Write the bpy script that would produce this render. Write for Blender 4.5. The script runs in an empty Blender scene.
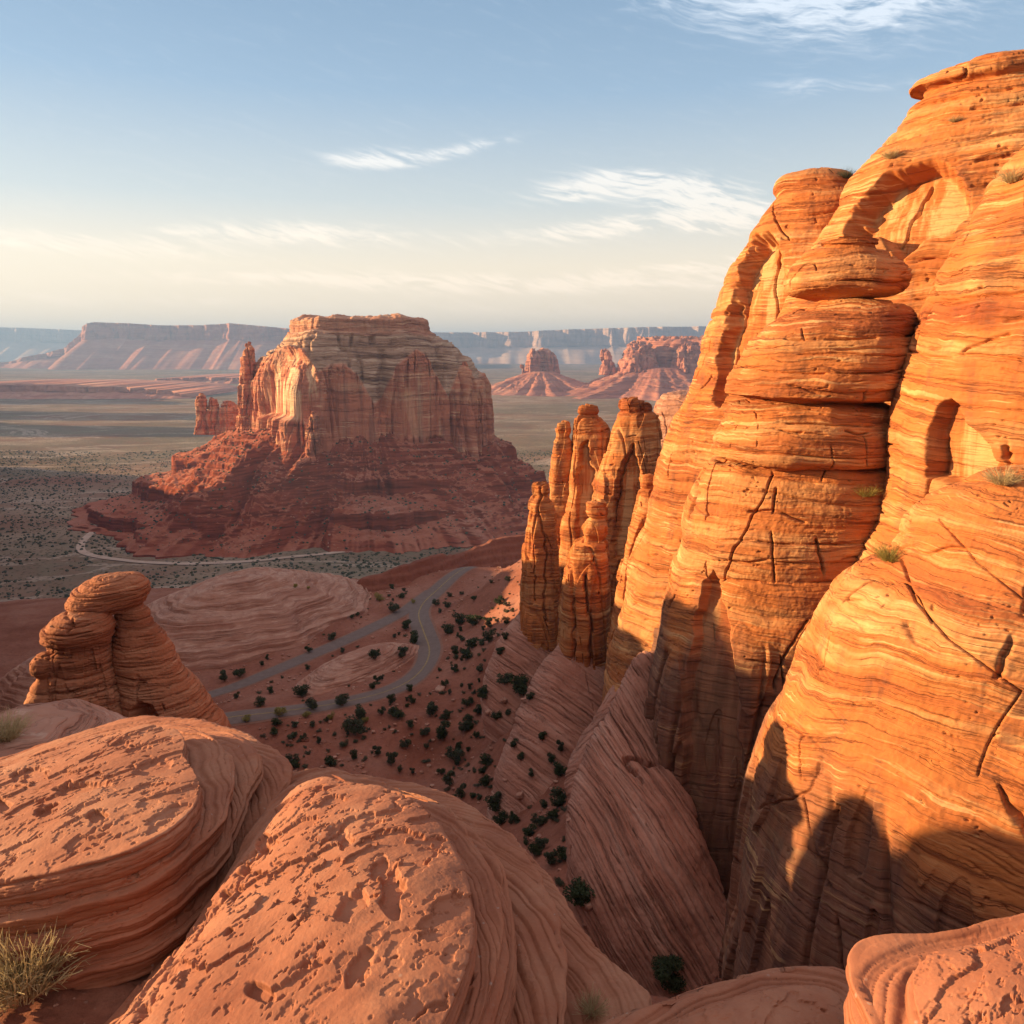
import bpy, math, random
import numpy as np
from mathutils import Vector

Q = 0.75          # mesh resolution factor
R = math.radians
random.seed(7)
SC = bpy.context.scene
COL = SC.collection

# ------------------------------------------------------------------ camera
F = 803.0
PITCH = R(11.4)
CP, SP = math.cos(PITCH), math.sin(PITCH)
cam = bpy.data.cameras.new('camera')
cam.sensor_width = 36.0
cam.lens = 36.0 * F / 1024.0
cam.clip_start = 0.1
cam.clip_end = 200000.0
camo = bpy.data.objects.new('camera', cam)
COL.objects.link(camo)
camo.rotation_euler = (math.pi / 2 - PITCH, 0, 0)
SC.camera = camo

# ------------------------------------------------------------------ sun and sky
SUN_AZ = -83.0      # degrees from +Y towards +X
SUN_EL = 11.0
sa, se = R(SUN_AZ), R(SUN_EL)
SUNV = Vector((math.sin(sa) * math.cos(se), math.cos(sa) * math.cos(se), math.sin(se)))
ld = bpy.data.lights.new('sun', 'SUN')
ld.energy = 5.0
ld.angle = R(0.5)
ld.color = (1.0, 0.68, 0.34)
lo = bpy.data.objects.new('sun', ld)
COL.objects.link(lo)
lo.rotation_euler = SUNV.to_track_quat('Z', 'Y').to_euler()

SC.view_settings.view_transform = 'Standard'
SC.view_settings.look = 'None'
SC.view_settings.exposure = 1.48
SC.view_settings.gamma = 1.0
SC.render.engine = 'CYCLES'
SC.cycles.use_denoising = True
SC.cycles.max_bounces = 6
SC.cycles.diffuse_bounces = 3
SC.cycles.volume_bounces = 0
SC.cycles.transparent_max_bounces = 4


class NT:
    """small node-tree helper"""
    def __init__(s, tree):
        s.t = tree
        s.n = tree.nodes
        s.l = tree.links

    def new(s, typ, ins=None, **kw):
        n = s.n.new(typ)
        for k, v in kw.items():
            setattr(n, k, v)
        if ins:
            for k, v in ins.items():
                s.set(n.inputs[k], v)
        return n

    def set(s, sock, v):
        if isinstance(v, bpy.types.NodeSocket):
            s.l.new(v, sock)
        elif isinstance(v, bpy.types.Node):
            s.l.new(v.outputs[0], sock)
        else:
            if sock.type == 'RGBA' and len(v) == 3:
                v = (*v, 1)
            sock.default_value = v

    def math(s, op, a, b=0.0, c=None, clamp=False):
        n = s.n.new('ShaderNodeMath')
        n.operation = op
        n.use_clamp = clamp
        s.set(n.inputs[0], a)
        s.set(n.inputs[1], b)
        if c is not None:
            s.set(n.inputs[2], c)
        return n.outputs[0]

    def vmul(s, v, xyz, add=(0, 0, 0)):
        n = s.n.new('ShaderNodeVectorMath')
        n.operation = 'MULTIPLY_ADD'
        s.set(n.inputs[0], v)
        n.inputs[1].default_value = xyz
        n.inputs[2].default_value = add
        return n.outputs[0]

    def vadd(s, a, b):
        n = s.n.new('ShaderNodeVectorMath')
        n.operation = 'ADD'
        s.set(n.inputs[0], a)
        s.set(n.inputs[1], b)
        return n.outputs[0]

    def mix(s, f, a, b, mode='MIX'):
        n = s.n.new('ShaderNodeMix')
        n.data_type = 'RGBA'
        n.blend_type = mode
        s.set(n.inputs[0], f)
        s.set(n.inputs[6], a)
        s.set(n.inputs[7], b)
        return n.outputs[2]

    def scale_col(s, c, k):
        return s.mix(1.0, c, (k, k, k), 'MULTIPLY')

    def noise(s, v, scale, detail=4, rough=0.55, dist=0.0, col=False):
        n = s.n.new('ShaderNodeTexNoise')
        s.set(n.inputs['Vector'], v)
        n.inputs['Scale'].default_value = scale
        n.inputs['Detail'].default_value = detail
        n.inputs['Roughness'].default_value = rough
        n.inputs['Distortion'].default_value = dist
        return n.outputs['Color' if col else 'Fac']

    def ss(s, v, a, b, lo_=0.0, hi=1.0):
        n = s.n.new('ShaderNodeMapRange')
        n.interpolation_type = 'SMOOTHSTEP'
        s.set(n.inputs[0], v)
        n.inputs[1].default_value = a
        n.inputs[2].default_value = b
        n.inputs[3].default_value = lo_
        n.inputs[4].default_value = hi
        return n.outputs[0]

    def ramp(s, v, stops, interp='LINEAR'):
        n = s.n.new('ShaderNodeValToRGB')
        s.set(n.inputs[0], v)
        e = n.color_ramp.elements
        n.color_ramp.interpolation = interp
        while len(e) < len(stops):
            e.new(0.5)
        for el, (p, c) in zip(e, stops):
            el.position = p
            el.color = (*c, 1) if len(c) == 3 else c
        return n.outputs[0]


def build_world():
    w = bpy.data.worlds.new('World')
    SC.world = w
    w.use_nodes = True
    T = NT(w.node_tree)
    T.n.clear()
    sky = T.new('ShaderNodeTexSky', sky_type='NISHITA')
    sky.sun_disc = False
    sky.sun_elevation = R(SUN_EL)
    sky.sun_rotation = R(SUN_AZ)
    sky.altitude = 1600
    sky.air_density = 1.0
    sky.dust_density = 1.4
    sky.ozone_density = 1.6
    tc = T.new('ShaderNodeTexCoord')
    sep = T.new('ShaderNodeSeparateXYZ', {0: tc.outputs['Generated']})
    X, Y, Z = sep.outputs
    az = T.math('MULTIPLY', T.math('ARCTAN2', X, Y), 57.29578)
    el = T.math('MULTIPLY', T.math('ARCSINE', Z), 57.29578)
    base = sky.outputs[0]
    # a bright veil added overhead and behind the viewpoint to lift the shade
    # clouds: thin cirrus, fixed to directions of the sky
    comb = T.new('ShaderNodeCombineXYZ', {0: az, 1: el, 2: 0.0})
    v = comb.outputs[0]
    rot = T.new('ShaderNodeVectorRotate', {'Vector': v, 'Angle': R(4)}, rotation_type='Z_AXIS').outputs[0]
    wob = T.noise(v, 0.12, 3, 0.5, col=True)
    vw = T.vadd(T.vmul(rot, (0.10, 0.75, 1)), T.vmul(wob, (1.2, 2.2, 0)))
    n1 = T.noise(vw, 1.0, 8, 0.62, 0.3)
    rot2 = T.new('ShaderNodeVectorRotate', {'Vector': v, 'Angle': R(14)}, rotation_type='Z_AXIS').outputs[0]
    vw2 = T.vadd(T.vmul(rot2, (0.34, 2.3, 1)), T.vmul(wob, (3.2, 5.0, 0)))
    n2 = T.noise(vw2, 1.0, 9, 0.62, 0.25)
    blobs = [  # azimuth, elevation, half sizes, tilt, strength
        (17.5, 21.2, 9.0, 2.4, -10, 1.15), (27, 21.4, 6, 1.5, 8, .75), (9.5, 23.8, 4, .6, 8, .6),
        (9.0, 10.6, 4.6, .75, -4, 1.15), (13.4, 9.2, 3.6, .95, -8, 1.25), (4.4, 10.4, 3.2, .55, 6, .9),
        (-9.5, 12.2, 2.9, .6, 3, .95), (-3.2, 12.9, 3.4, .35, 11, .7),
        (-28, 6.2, 10, .6, -2, 0.8), (-19, 7.2, 6.5, .45, 3, .7), (-12, 7.4, 6, .6, -2, .8), (6, 7.9, 6, .6, 3, 1.0),
        (-8, 4.6, 7, .5, 0, .8), (6, 4.4, 12, .6, 1, .95), (14, 5.6, 7, .5, 4, .8), (-28, 3.0, 12, .5, 0, .45), (0, 2.7, 12, .5, -1, .45),
        (20, 15.5, 5, .4, -5, .5), (12, 8.0, 4.0, .35, -5, .8), (-20, 4.6, 8, .4, 1, .5)]
    tot = None
    for (a0, e0, ha, he, tl, st) in blobs:
        dx = T.math('SUBTRACT', az, a0)
        dy = T.math('SUBTRACT', el, e0)
        c_, s_ = math.cos(R(tl)), math.sin(R(tl))
        u = T.math('ADD', T.math('MULTIPLY', dx, c_ / ha), T.math('MULTIPLY', dy, s_ / ha))
        q = T.math('ADD', T.math('MULTIPLY', dx, -s_ / he), T.math('MULTIPLY', dy, c_ / he))
        d2 = T.math('ADD', T.math('MULTIPLY', u, u), T.math('MULTIPLY', q, q))
        g = T.math('MULTIPLY', T.math('EXPONENT', T.math('MULTIPLY', d2, -0.7)), st)
        tot = g if tot is None else T.math('ADD', tot, g)
    tex = T.math('ADD', T.math('MULTIPLY', n1, 0.5), T.math('MULTIPLY', n2, 0.75))
    tex = T.math('ADD', T.math('MULTIPLY', T.math('SUBTRACT', tex, 0.625), 4.2), 0.62)
    cov = T.ss(T.math('MULTIPLY', tex, T.math('MINIMUM', tot, 1.2)), 0.05, 0.95)
    thin = T.ss(n2, 0.5, 0.8)
    cov = T.math('ADD', cov, T.math('MULTIPLY', thin, 0.10), clamp=True)
    ccol = T.ramp(T.ss(el, 0, 24), [(0.0, (9.0, 7.2, 5.4)), (0.35, (8.8, 7.8, 6.7)), (1, (7.4, 7.9, 8.5))])
    # the lower air is dusty and warm, the upper clear
    warm = T.ramp(T.ss(el, -3, 30), [(0.0, (1.35, 0.98, 0.72)), (0.12, (1.5, 1.12, 0.88)), (0.28, (1.42, 1.2, 1.05)), (0.6, (1.28, 1.2, 1.12)), (1, (1.25, 1.16, 1.08))])
    base = T.mix(1.0, base, warm, 'MULTIPLY')
    azw = T.ss(az, 40, -75)
    pale = T.ramp(T.ss(el, -2, 30), [(0.0, (8.2, 6.3, 4.6)), (0.14, (7.9, 6.5, 4.8)), (0.30, (4.9, 5.1, 4.9)), (0.6, (2.55, 3.55, 4.6)), (1, (1.45, 2.4, 3.6))])
    base = T.mix(0.72, base, pale)
    colr = T.mix(T.math('MULTIPLY', cov, 0.52), base, ccol)
    vn = T.noise(tc.outputs['Generated'], 2.2, 5, 0.6)
    up_ = T.ss(el, 30, 52)
    back = T.math('MULTIPLY', T.ss(T.math('ABSOLUTE', az), 75, 125), T.ss(el, 2, 14))
    fill_veil = T.math('MULTIPLY', T.math('MAXIMUM', up_, back), T.ss(vn, 0.25, 0.6, 0.6, 1.0))  # out-of-view brightness added as fill for shaded rock
    colr = T.mix(fill_veil, colr, (4.3, 3.8, 3.9))
    bg = T.new('ShaderNodeBackground', {'Color': colr, 'Strength': 0.061})
    out = T.new('ShaderNodeOutputWorld')
    T.l.new(bg.outputs[0], out.inputs[0])
build_world()

# ------------------------------------------------------------------ picture <-> place
def ray(px, py):
    u = (np.asarray(px, float) - 512) / F
    v = (512 - np.asarray(py, float)) / F
    return np.stack([u, CP + v * SP, -SP + v * CP], -1)

def at(px, py, D):
    d = ray(px, py)
    return d * (D / d[..., 1])[..., None] if d.ndim > 1 else d * (D / d[1])

def on_z(px, py, z, gx=0.0, gy=0.0):
    """meets the plane z = z0 + gx*x + gy*y"""
    d = ray(px, py)
    t = z / (d[..., 2] - gx * d[..., 0] - gy * d[..., 1])
    return d * np.asarray(t)[..., None]

def proj(P):
    fw = P[..., 1] * CP - P[..., 2] * SP
    up = P[..., 1] * SP + P[..., 2] * CP
    fw = np.where(np.abs(fw) < 1e-6, 1e-6, fw)
    return 512 + F * P[..., 0] / fw, 512 - F * up / fw

# ------------------------------------------------------------------ noise
_rng = np.random.RandomState(11)
_perm = _rng.permutation(256)
_perm = np.concatenate([_perm, _perm, _perm]).astype(np.int32)
_grad = _rng.normal(size=(256, 3))
_grad = (_grad / np.linalg.norm(_grad, axis=1, keepdims=True)).astype(np.float32)

def perlin(P):
    shp = P.shape[:-1]
    P = P.reshape(-1, 3)
    I = np.floor(P).astype(np.int64)
    f = (P - I).astype(np.float32)
    I = (I & 255).astype(np.int32)
    w = f * f * f * (f * (f * 6 - 15) + 10)
    out = np.zeros(len(P), np.float32)
    for dx in (0, 1):
        wx = w[:, 0] if dx else 1 - w[:, 0]
        px = _perm[I[:, 0] + dx]
        for dy in (0, 1):
            wy = w[:, 1] if dy else 1 - w[:, 1]
            py = _perm[px + I[:, 1] + dy]
            for dz in (0, 1):
                wz = w[:, 2] if dz else 1 - w[:, 2]
                g = _grad[_perm[py + I[:, 2] + dz]]
                out += wx * wy * wz * (g[:, 0] * (f[:, 0] - dx) + g[:, 1] * (f[:, 1] - dy) + g[:, 2] * (f[:, 2] - dz))
    return (out * 1.6).reshape(shp)

def fbm(P, s, octv=4, gain=0.5, off=0.0):
    if np.isscalar(s):
        s = (s, s, s)
    X = P / np.array(s) + off * 17.31
    a, t = 1.0, 0
    for _ in range(octv):
        t = t + a * perlin(X)
        X = X * 2.03 + 5.7
        a *= gain
    return t

def sm(x, a, b):
    t = np.clip((x - a) / (b - a), 0, 1)
    return t * t * (3 - 2 * t)

def bed(z, th, seed, var=0.6):
    """beds of rock: each has its own hardness, a rounded face and a seam between"""
    r = np.random.RandomState(seed)
    n = int((np.max(z) - np.min(z)) / th * 2.2) + 8
    t = th * (1 + var * (r.rand(n) * 2 - 1))
    e = np.min(z) - th + np.concatenate([[0], np.cumsum(t)])
    i = np.clip(np.searchsorted(e, z) - 1, 0, n - 1)
    u = np.clip((z - e[i]) / t[i], 0, 1)
    h = r.rand(n)[i]
    return 0.6 * h + 0.4 * (1 - np.abs(2 * u - 1) ** 4)

def seams(z, th, seed, w=.05, share=.5, var=0.6):
    """narrow open joints between some of the beds"""
    r = np.random.RandomState(seed)
    n = int((np.max(z) - np.min(z)) / th * 2.2) + 8
    t = th * (1 + var * (r.rand(n) * 2 - 1))
    e = np.min(z) - th + np.concatenate([[0], np.cumsum(t)])
    i = np.clip(np.searchsorted(e, z) - 1, 0, n - 1)
    k = np.where(z - e[i] < e[i + 1] - z, i, i + 1)
    st = (r.rand(n + 2) < share) * (.4 + .6 * r.rand(n + 2))
    return st[k] * np.exp(-((z - e[k]) / (w * th + .02)) ** 2)

def in_poly(px, py, poly):
    """signed distance in pixels, positive inside"""
    poly = np.array(poly, float)
    n = len(poly)
    d2 = np.full(px.shape, 1e12)
    ins = np.zeros(px.shape, bool)
    for i in range(n):
        a, b = poly[i], poly[(i + 1) % n]
        ab = b - a
        t = np.clip(((px - a[0]) * ab[0] + (py - a[1]) * ab[1]) / (ab @ ab), 0, 1)
        d2 = np.minimum(d2, (px - a[0] - t * ab[0]) ** 2 + (py - a[1] - t * ab[1]) ** 2)
        c = ((a[1] > py) != (b[1] > py))
        with np.errstate(divide='ignore', invalid='ignore'):
            xi = (b[0] - a[0]) * (py - a[1]) / (b[1] - a[1] + 1e-12) + a[0]
        ins ^= c & (px < xi)
    d = np.sqrt(d2)
    return np.where(ins, d, -d)

def line_dist(px, py, pts):
    d2 = np.full(px.shape, 1e12)
    pts = np.array(pts, float)
    for a, b in zip(pts[:-1], pts[1:]):
        ab = b - a
        t = np.clip(((px - a[0]) * ab[0] + (py - a[1]) * ab[1]) / (ab @ ab), 0, 1)
        d2 = np.minimum(d2, (px - a[0] - t * ab[0]) ** 2 + (py - a[1] - t * ab[1]) ** 2)
    return np.sqrt(d2)

def smooth_poly(pts, it=2, closed=True):
    p = np.array(pts, float)
    for _ in range(it):
        if closed:
            q = np.roll(p, -1, 0)
            p = np.stack([.75 * p + .25 * q, .25 * p + .75 * q], 1).reshape(-1, p.shape[1])
        else:
            a, b = p[:-1], p[1:]
            p = np.concatenate([p[:1], np.stack([.75 * a + .25 * b, .25 * a + .75 * b], 1).reshape(-1, p.shape[1]), p[-1:]])
    return p

def pchip(x, y, xi):
    x, y = np.asarray(x, float), np.asarray(y, float)
    h = np.diff(x)
    m = np.diff(y) / h
    d = np.zeros(len(x))
    d[0], d[-1] = m[0], m[-1]
    for i in range(1, len(x) - 1):
        if m[i - 1] * m[i] > 0:
            w1, w2 = 2 * h[i] + h[i - 1], h[i] + 2 * h[i - 1]
            d[i] = (w1 + w2) / (w1 / m[i - 1] + w2 / m[i])
    i = np.clip(np.searchsorted(x, xi) - 1, 0, len(x) - 2)
    t = (xi - x[i]) / h[i]
    return (y[i] * (1 + 2 * t) * (1 - t) ** 2 + h[i] * d[i] * t * (1 - t) ** 2 +
            y[i + 1] * t * t * (3 - 2 * t) + h[i] * d[i + 1] * t * t * (t - 1))

# ------------------------------------------------------------------ mesh making
def grid_mesh(name, P, wrap, mat, attrs=None, parent=None, smooth=True, flip=False):
    M, N = P.shape[:2]
    idx = np.arange(M * N).reshape(M, N)
    if wrap:
        j2 = np.roll(idx, -1, 1)
        a, b, c, d = idx[:-1], j2[:-1], j2[1:], idx[1:]
    else:
        a, b, c, d = idx[:-1, :-1], idx[:-1, 1:], idx[1:, 1:], idx[1:, :-1]
    q = np.stack([a, b, c, d], -1).reshape(-1, 4)
    if flip:
        q = q[:, ::-1]
    return raw_mesh(name, P.reshape(-1, 3), q, mat, attrs, parent, smooth)

def raw_mesh(name, V, q, mat, attrs=None, parent=None, smooth=True):
    me = bpy.data.meshes.new(name)
    nv, nf, k = len(V), len(q), q.shape[1]
    me.vertices.add(nv)
    me.vertices.foreach_set('co', np.ascontiguousarray(V, np.float32).ravel())
    me.loops.add(nf * k)
    me.loops.foreach_set('vertex_index', np.ascontiguousarray(q, np.int32).ravel())
    me.polygons.add(nf)
    me.polygons.foreach_set('loop_start', np.arange(0, nf * k, k, dtype=np.int32))
    me.polygons.foreach_set('loop_total', np.full(nf, k, np.int32))
    me.update(calc_edges=True)
    me.polygons.foreach_set('use_smooth', np.full(nf, smooth))
    if attrs:
        for an, av in attrs.items():
            at_ = me.attributes.new(an, 'FLOAT', 'POINT')
            at_.data.foreach_set('value', np.ascontiguousarray(av, np.float32).ravel())
    if mat:
        me.materials.append(mat)
    o = bpy.data.objects.new(name, me)
    COL.objects.link(o)
    if parent:
        o.parent = parent
        o.matrix_parent_inverse = parent.matrix_world.inverted()
    return o

def tag(o, label=None, cat=None, group=None, kind=None):
    if label: o['label'] = label
    if cat: o['category'] = cat
    if group: o['group'] = group
    if kind: o['kind'] = kind
    return o

def empty(name, loc=(0, 0, 0)):
    o = bpy.data.objects.new(name, None)
    COL.objects.link(o)
    o.location = loc
    bpy.context.view_layer.update()
    return o

def normals(P, wrap):
    if wrap:
        du = np.roll(P, -1, 1) - np.roll(P, 1, 1)
    else:
        du = np.gradient(P, axis=1)
    dv = np.gradient(P, axis=0)
    n = np.cross(du, dv)
    n /= np.linalg.norm(n, axis=-1, keepdims=True) + 1e-9
    return n

def thetas(n, front=0.72):
    """angles of a ring, closer together on the side that faces -e2"""
    u = (np.arange(n) + 0.5) / n
    nf = int(n * front)
    a = np.linspace(-math.pi, 0, nf, endpoint=False)
    b = np.linspace(0, math.pi, n - nf, endpoint=False)
    return np.concatenate([a, b])

def loft(rows, nt, nz, expo=2.0):
    """rows (py, xl, xr, D, depth ratio): rings stacked from the top down"""
    nt, nz = max(24, int(nt * Q)), max(12, int(nz * Q))
    C, A, B = [], [], []
    for (py, xl, xr, D, k) in rows:
        c = at((xl + xr) / 2, py, D)
        t = D / ray((xl + xr) / 2, py)[1]
        a = (xr - xl) / 2 / F * t
        tn = (xr - xl) / 2 / F
        a = a / math.sqrt(1 + (k * tn) ** 2)
        C.append(c)
        A.append(a)
        B.append(a * k)
    C, A, B = np.array(C), np.array(A), np.array(B)
    s = np.concatenate([[0], np.cumsum(np.hypot(np.diff(C[:, 2]), np.diff(A)) + 1e-4)])
    ss_ = np.linspace(0, s[-1], nz * 6)
    za, aa = pchip(s, C[:, 2], ss_), pchip(s, A, ss_)
    L = np.concatenate([[0], np.cumsum(np.hypot(np.diff(za), np.diff(aa)))])
    si = np.interp(np.linspace(0, L[-1], nz), L, ss_)
    c = np.stack([pchip(s, C[:, i], si) for i in range(3)], -1)
    a, b = pchip(s, A, si), pchip(s, B, si)
    phi = math.atan2(C[:, 0].mean(), C[:, 1].mean())
    e1 = np.array([math.cos(phi), -math.sin(phi), 0])
    e2 = np.array([math.sin(phi), math.cos(phi), 0])
    th = thetas(nt)
    ct, st = np.cos(th), np.sin(th)
    r = (np.abs(ct) ** expo + np.abs(st) ** expo) ** (-1 / expo)
    P = (c[:, None, :] + (a[:, None] * (r * ct)[None])[..., None] * e1 + (b[:, None] * (r * st)[None])[..., None] * e2)
    # close the top
    top = P[0].mean(0)
    cap = np.stack([top + (P[0] - top) * f for f in np.linspace(0.001, 0.9, 10)])
    P = np.concatenate([cap, P])
    return P

def rock(name, rows, mat, disp=None, nt=600, nz=500, expo=2.0, parent=None, label=None, cat=None, group=None):
    P = loft(rows, nt, nz, expo)
    n = -normals(P, True)
    attrs = {}
    if disp:
        P = disp(P, n, attrs)
    o = grid_mesh(name, P, True, mat, attrs, parent, flip=True)
    tag(o, label, cat, group)
    return o

def sand_disp(big=1.0, bigs=12, thick=3.0, ta=0.5, thin=0.6, na=0.15, crack=0.0, cs=6.0, warp=1.0, seed=1, tilt=(0, 0),
              fine=0.05, alcoves=(), cracks=(), pits=0.0, pitsize=0.4, flute=0.0, fs=2.0, flz=None, extra=None):
    def f(P, n, attrs):
        P0 = P
        z = P[..., 2] + tilt[0] * P[..., 0] + tilt[1] * P[..., 1]
        z = z + warp * fbm(P, (bigs * 1.3, bigs * 1.3, bigs), 3, off=seed)
        m1 = 0.35 + 0.65 * sm(fbm(P, bigs * .8, 2, off=seed + 1), -0.4, 0.4)
        d = big * fbm(P, (bigs, bigs, bigs * .8), 3, off=seed + 2)
        d = d + ta * m1 * (bed(z, thick, seed) - .6)
        m2 = 0.2 + 0.8 * sm(fbm(P, (bigs * .5, bigs * .5, thick), 2, off=seed + 3), -0.3, 0.4)
        d = d + na * m2 * (bed(z + 0.3 * thin * fbm(P, thin * 4, 2), thin, seed + 9) - .6)
        d = d + na * .45 * m2 * (bed(z, thin * .33, seed + 19) - .6)
        gs = sm(fbm(P, (bigs * .35, bigs * .35, thin * 2), 3, off=seed + 21), -.05, .2)
        d = d - na * 1.3 * gs * seams(z + 0.3 * thin * fbm(P, thin * 4, 2), thin, seed + 9)
        gs = sm(fbm(P, (bigs * .6, bigs * .6, thick * .7), 3, off=seed + 22), -.05, .2)
        d = d - na * 2.2 * gs * seams(z, thick, seed, .03, .7)
        d = d + fine * fbm(P, thin * 1.2, 4, 0.6, off=seed)
        if flute:
            q = fbm(P, (fs, fs, fs * 7), 3, off=seed + 5)
            q2 = np.abs(fbm(P, (fs * 2.3, fs * 2.3, fs * 20), 2, off=seed + 6))
            fm = 1.0
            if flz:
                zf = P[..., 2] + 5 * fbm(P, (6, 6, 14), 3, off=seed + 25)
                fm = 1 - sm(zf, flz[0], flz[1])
                attrs['varn_shade'] = fm  # low faces: dark varnish with shade painted in
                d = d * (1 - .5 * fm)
            d = d + flute * fm * (0.5 * q - 1.2 * np.exp(-(q2 / 0.05) ** 2) + 1.2 * np.round(1.5 * fbm(P, (fs * 1.5, fs * 1.5, fs * 9), 2, off=seed + 26)))
        if crack:
            # upright joints: nearly straight, slightly wandering, gated so that each has an end
            tl = P[..., 2] * .16
            Pj = np.stack([P[..., 0] + tl, P[..., 1] - tl, P[..., 2]], -1)
            q = fbm(Pj, (cs * 1.6, cs * 1.6, cs * 22), 2, .35, off=seed + 7) + .012 * fbm(P, .8, 2, off=seed)
            g = sm(fbm(P, (cs * 1.2, cs * 1.2, cs * .9), 2, off=seed + 8), 0.05, 0.25)
            d = d - crack * np.exp(-(q / 0.012) ** 2) * g
            # open bedding seams
            zc = z / (thick * 1.7) + .15 * fbm(P, thick * 2, 2, off=seed + 11)
            u = np.abs(zc - np.round(zc))
            g = sm(fbm(P, (cs * .9, cs * .9, cs * .35), 2, off=seed + 12), 0.12, 0.35)
            d = d - crack * .6 * np.exp(-(u / 0.022) ** 2) * g
        if pits:
            q = fbm(P, (pitsize * 2.2, pitsize * 2.2, pitsize), 2, off=seed + 13)
            g = sm(fbm(P, bigs * .3, 2, off=seed + 14), 0.0, 0.4)
            d = d - pits * sm(q, 0.55, 0.8) * g
        fresh = np.zeros(P.shape[:2])
        px, py = proj(P)
        toward = -(n * (P / (np.linalg.norm(P, axis=-1, keepdims=True) + 1e-9))).sum(-1)
        front = sm(toward, 0.0, 0.15)
        wob = 2.5 * fbm(P, 3.0, 3, off=seed + 15)
        for (poly, depth, w, fr) in alcoves:
            sd = in_poly(px, py, poly) + wob * w * .4
            m = sm(sd, 0, w) * front
            d = d * (1 - .75 * m) - depth * m
            fresh = np.maximum(fresh, sm(sd, w * .5, w * 1.5) * front * fr)
        for (pts, depth, w) in cracks:
            dd = line_dist(px + wob * 1.2, py + wob, pts)
            d = d - depth * .8 * np.exp(-(dd / (w * .6)) ** 2) * front
        attrs['fresh'] = fresh
        P = P + n * d[..., None]
        if extra:
            P = extra(P, P0, n, attrs)
        return P
    return f

# ------------------------------------------------------------------ materials
def new_mat(name):
    m = bpy.data.materials.new(name)
    m.use_nodes = True
    T = NT(m.node_tree)
    T.n.clear()
    out = T.new('ShaderNodeOutputMaterial')
    return m, T, out

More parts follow.
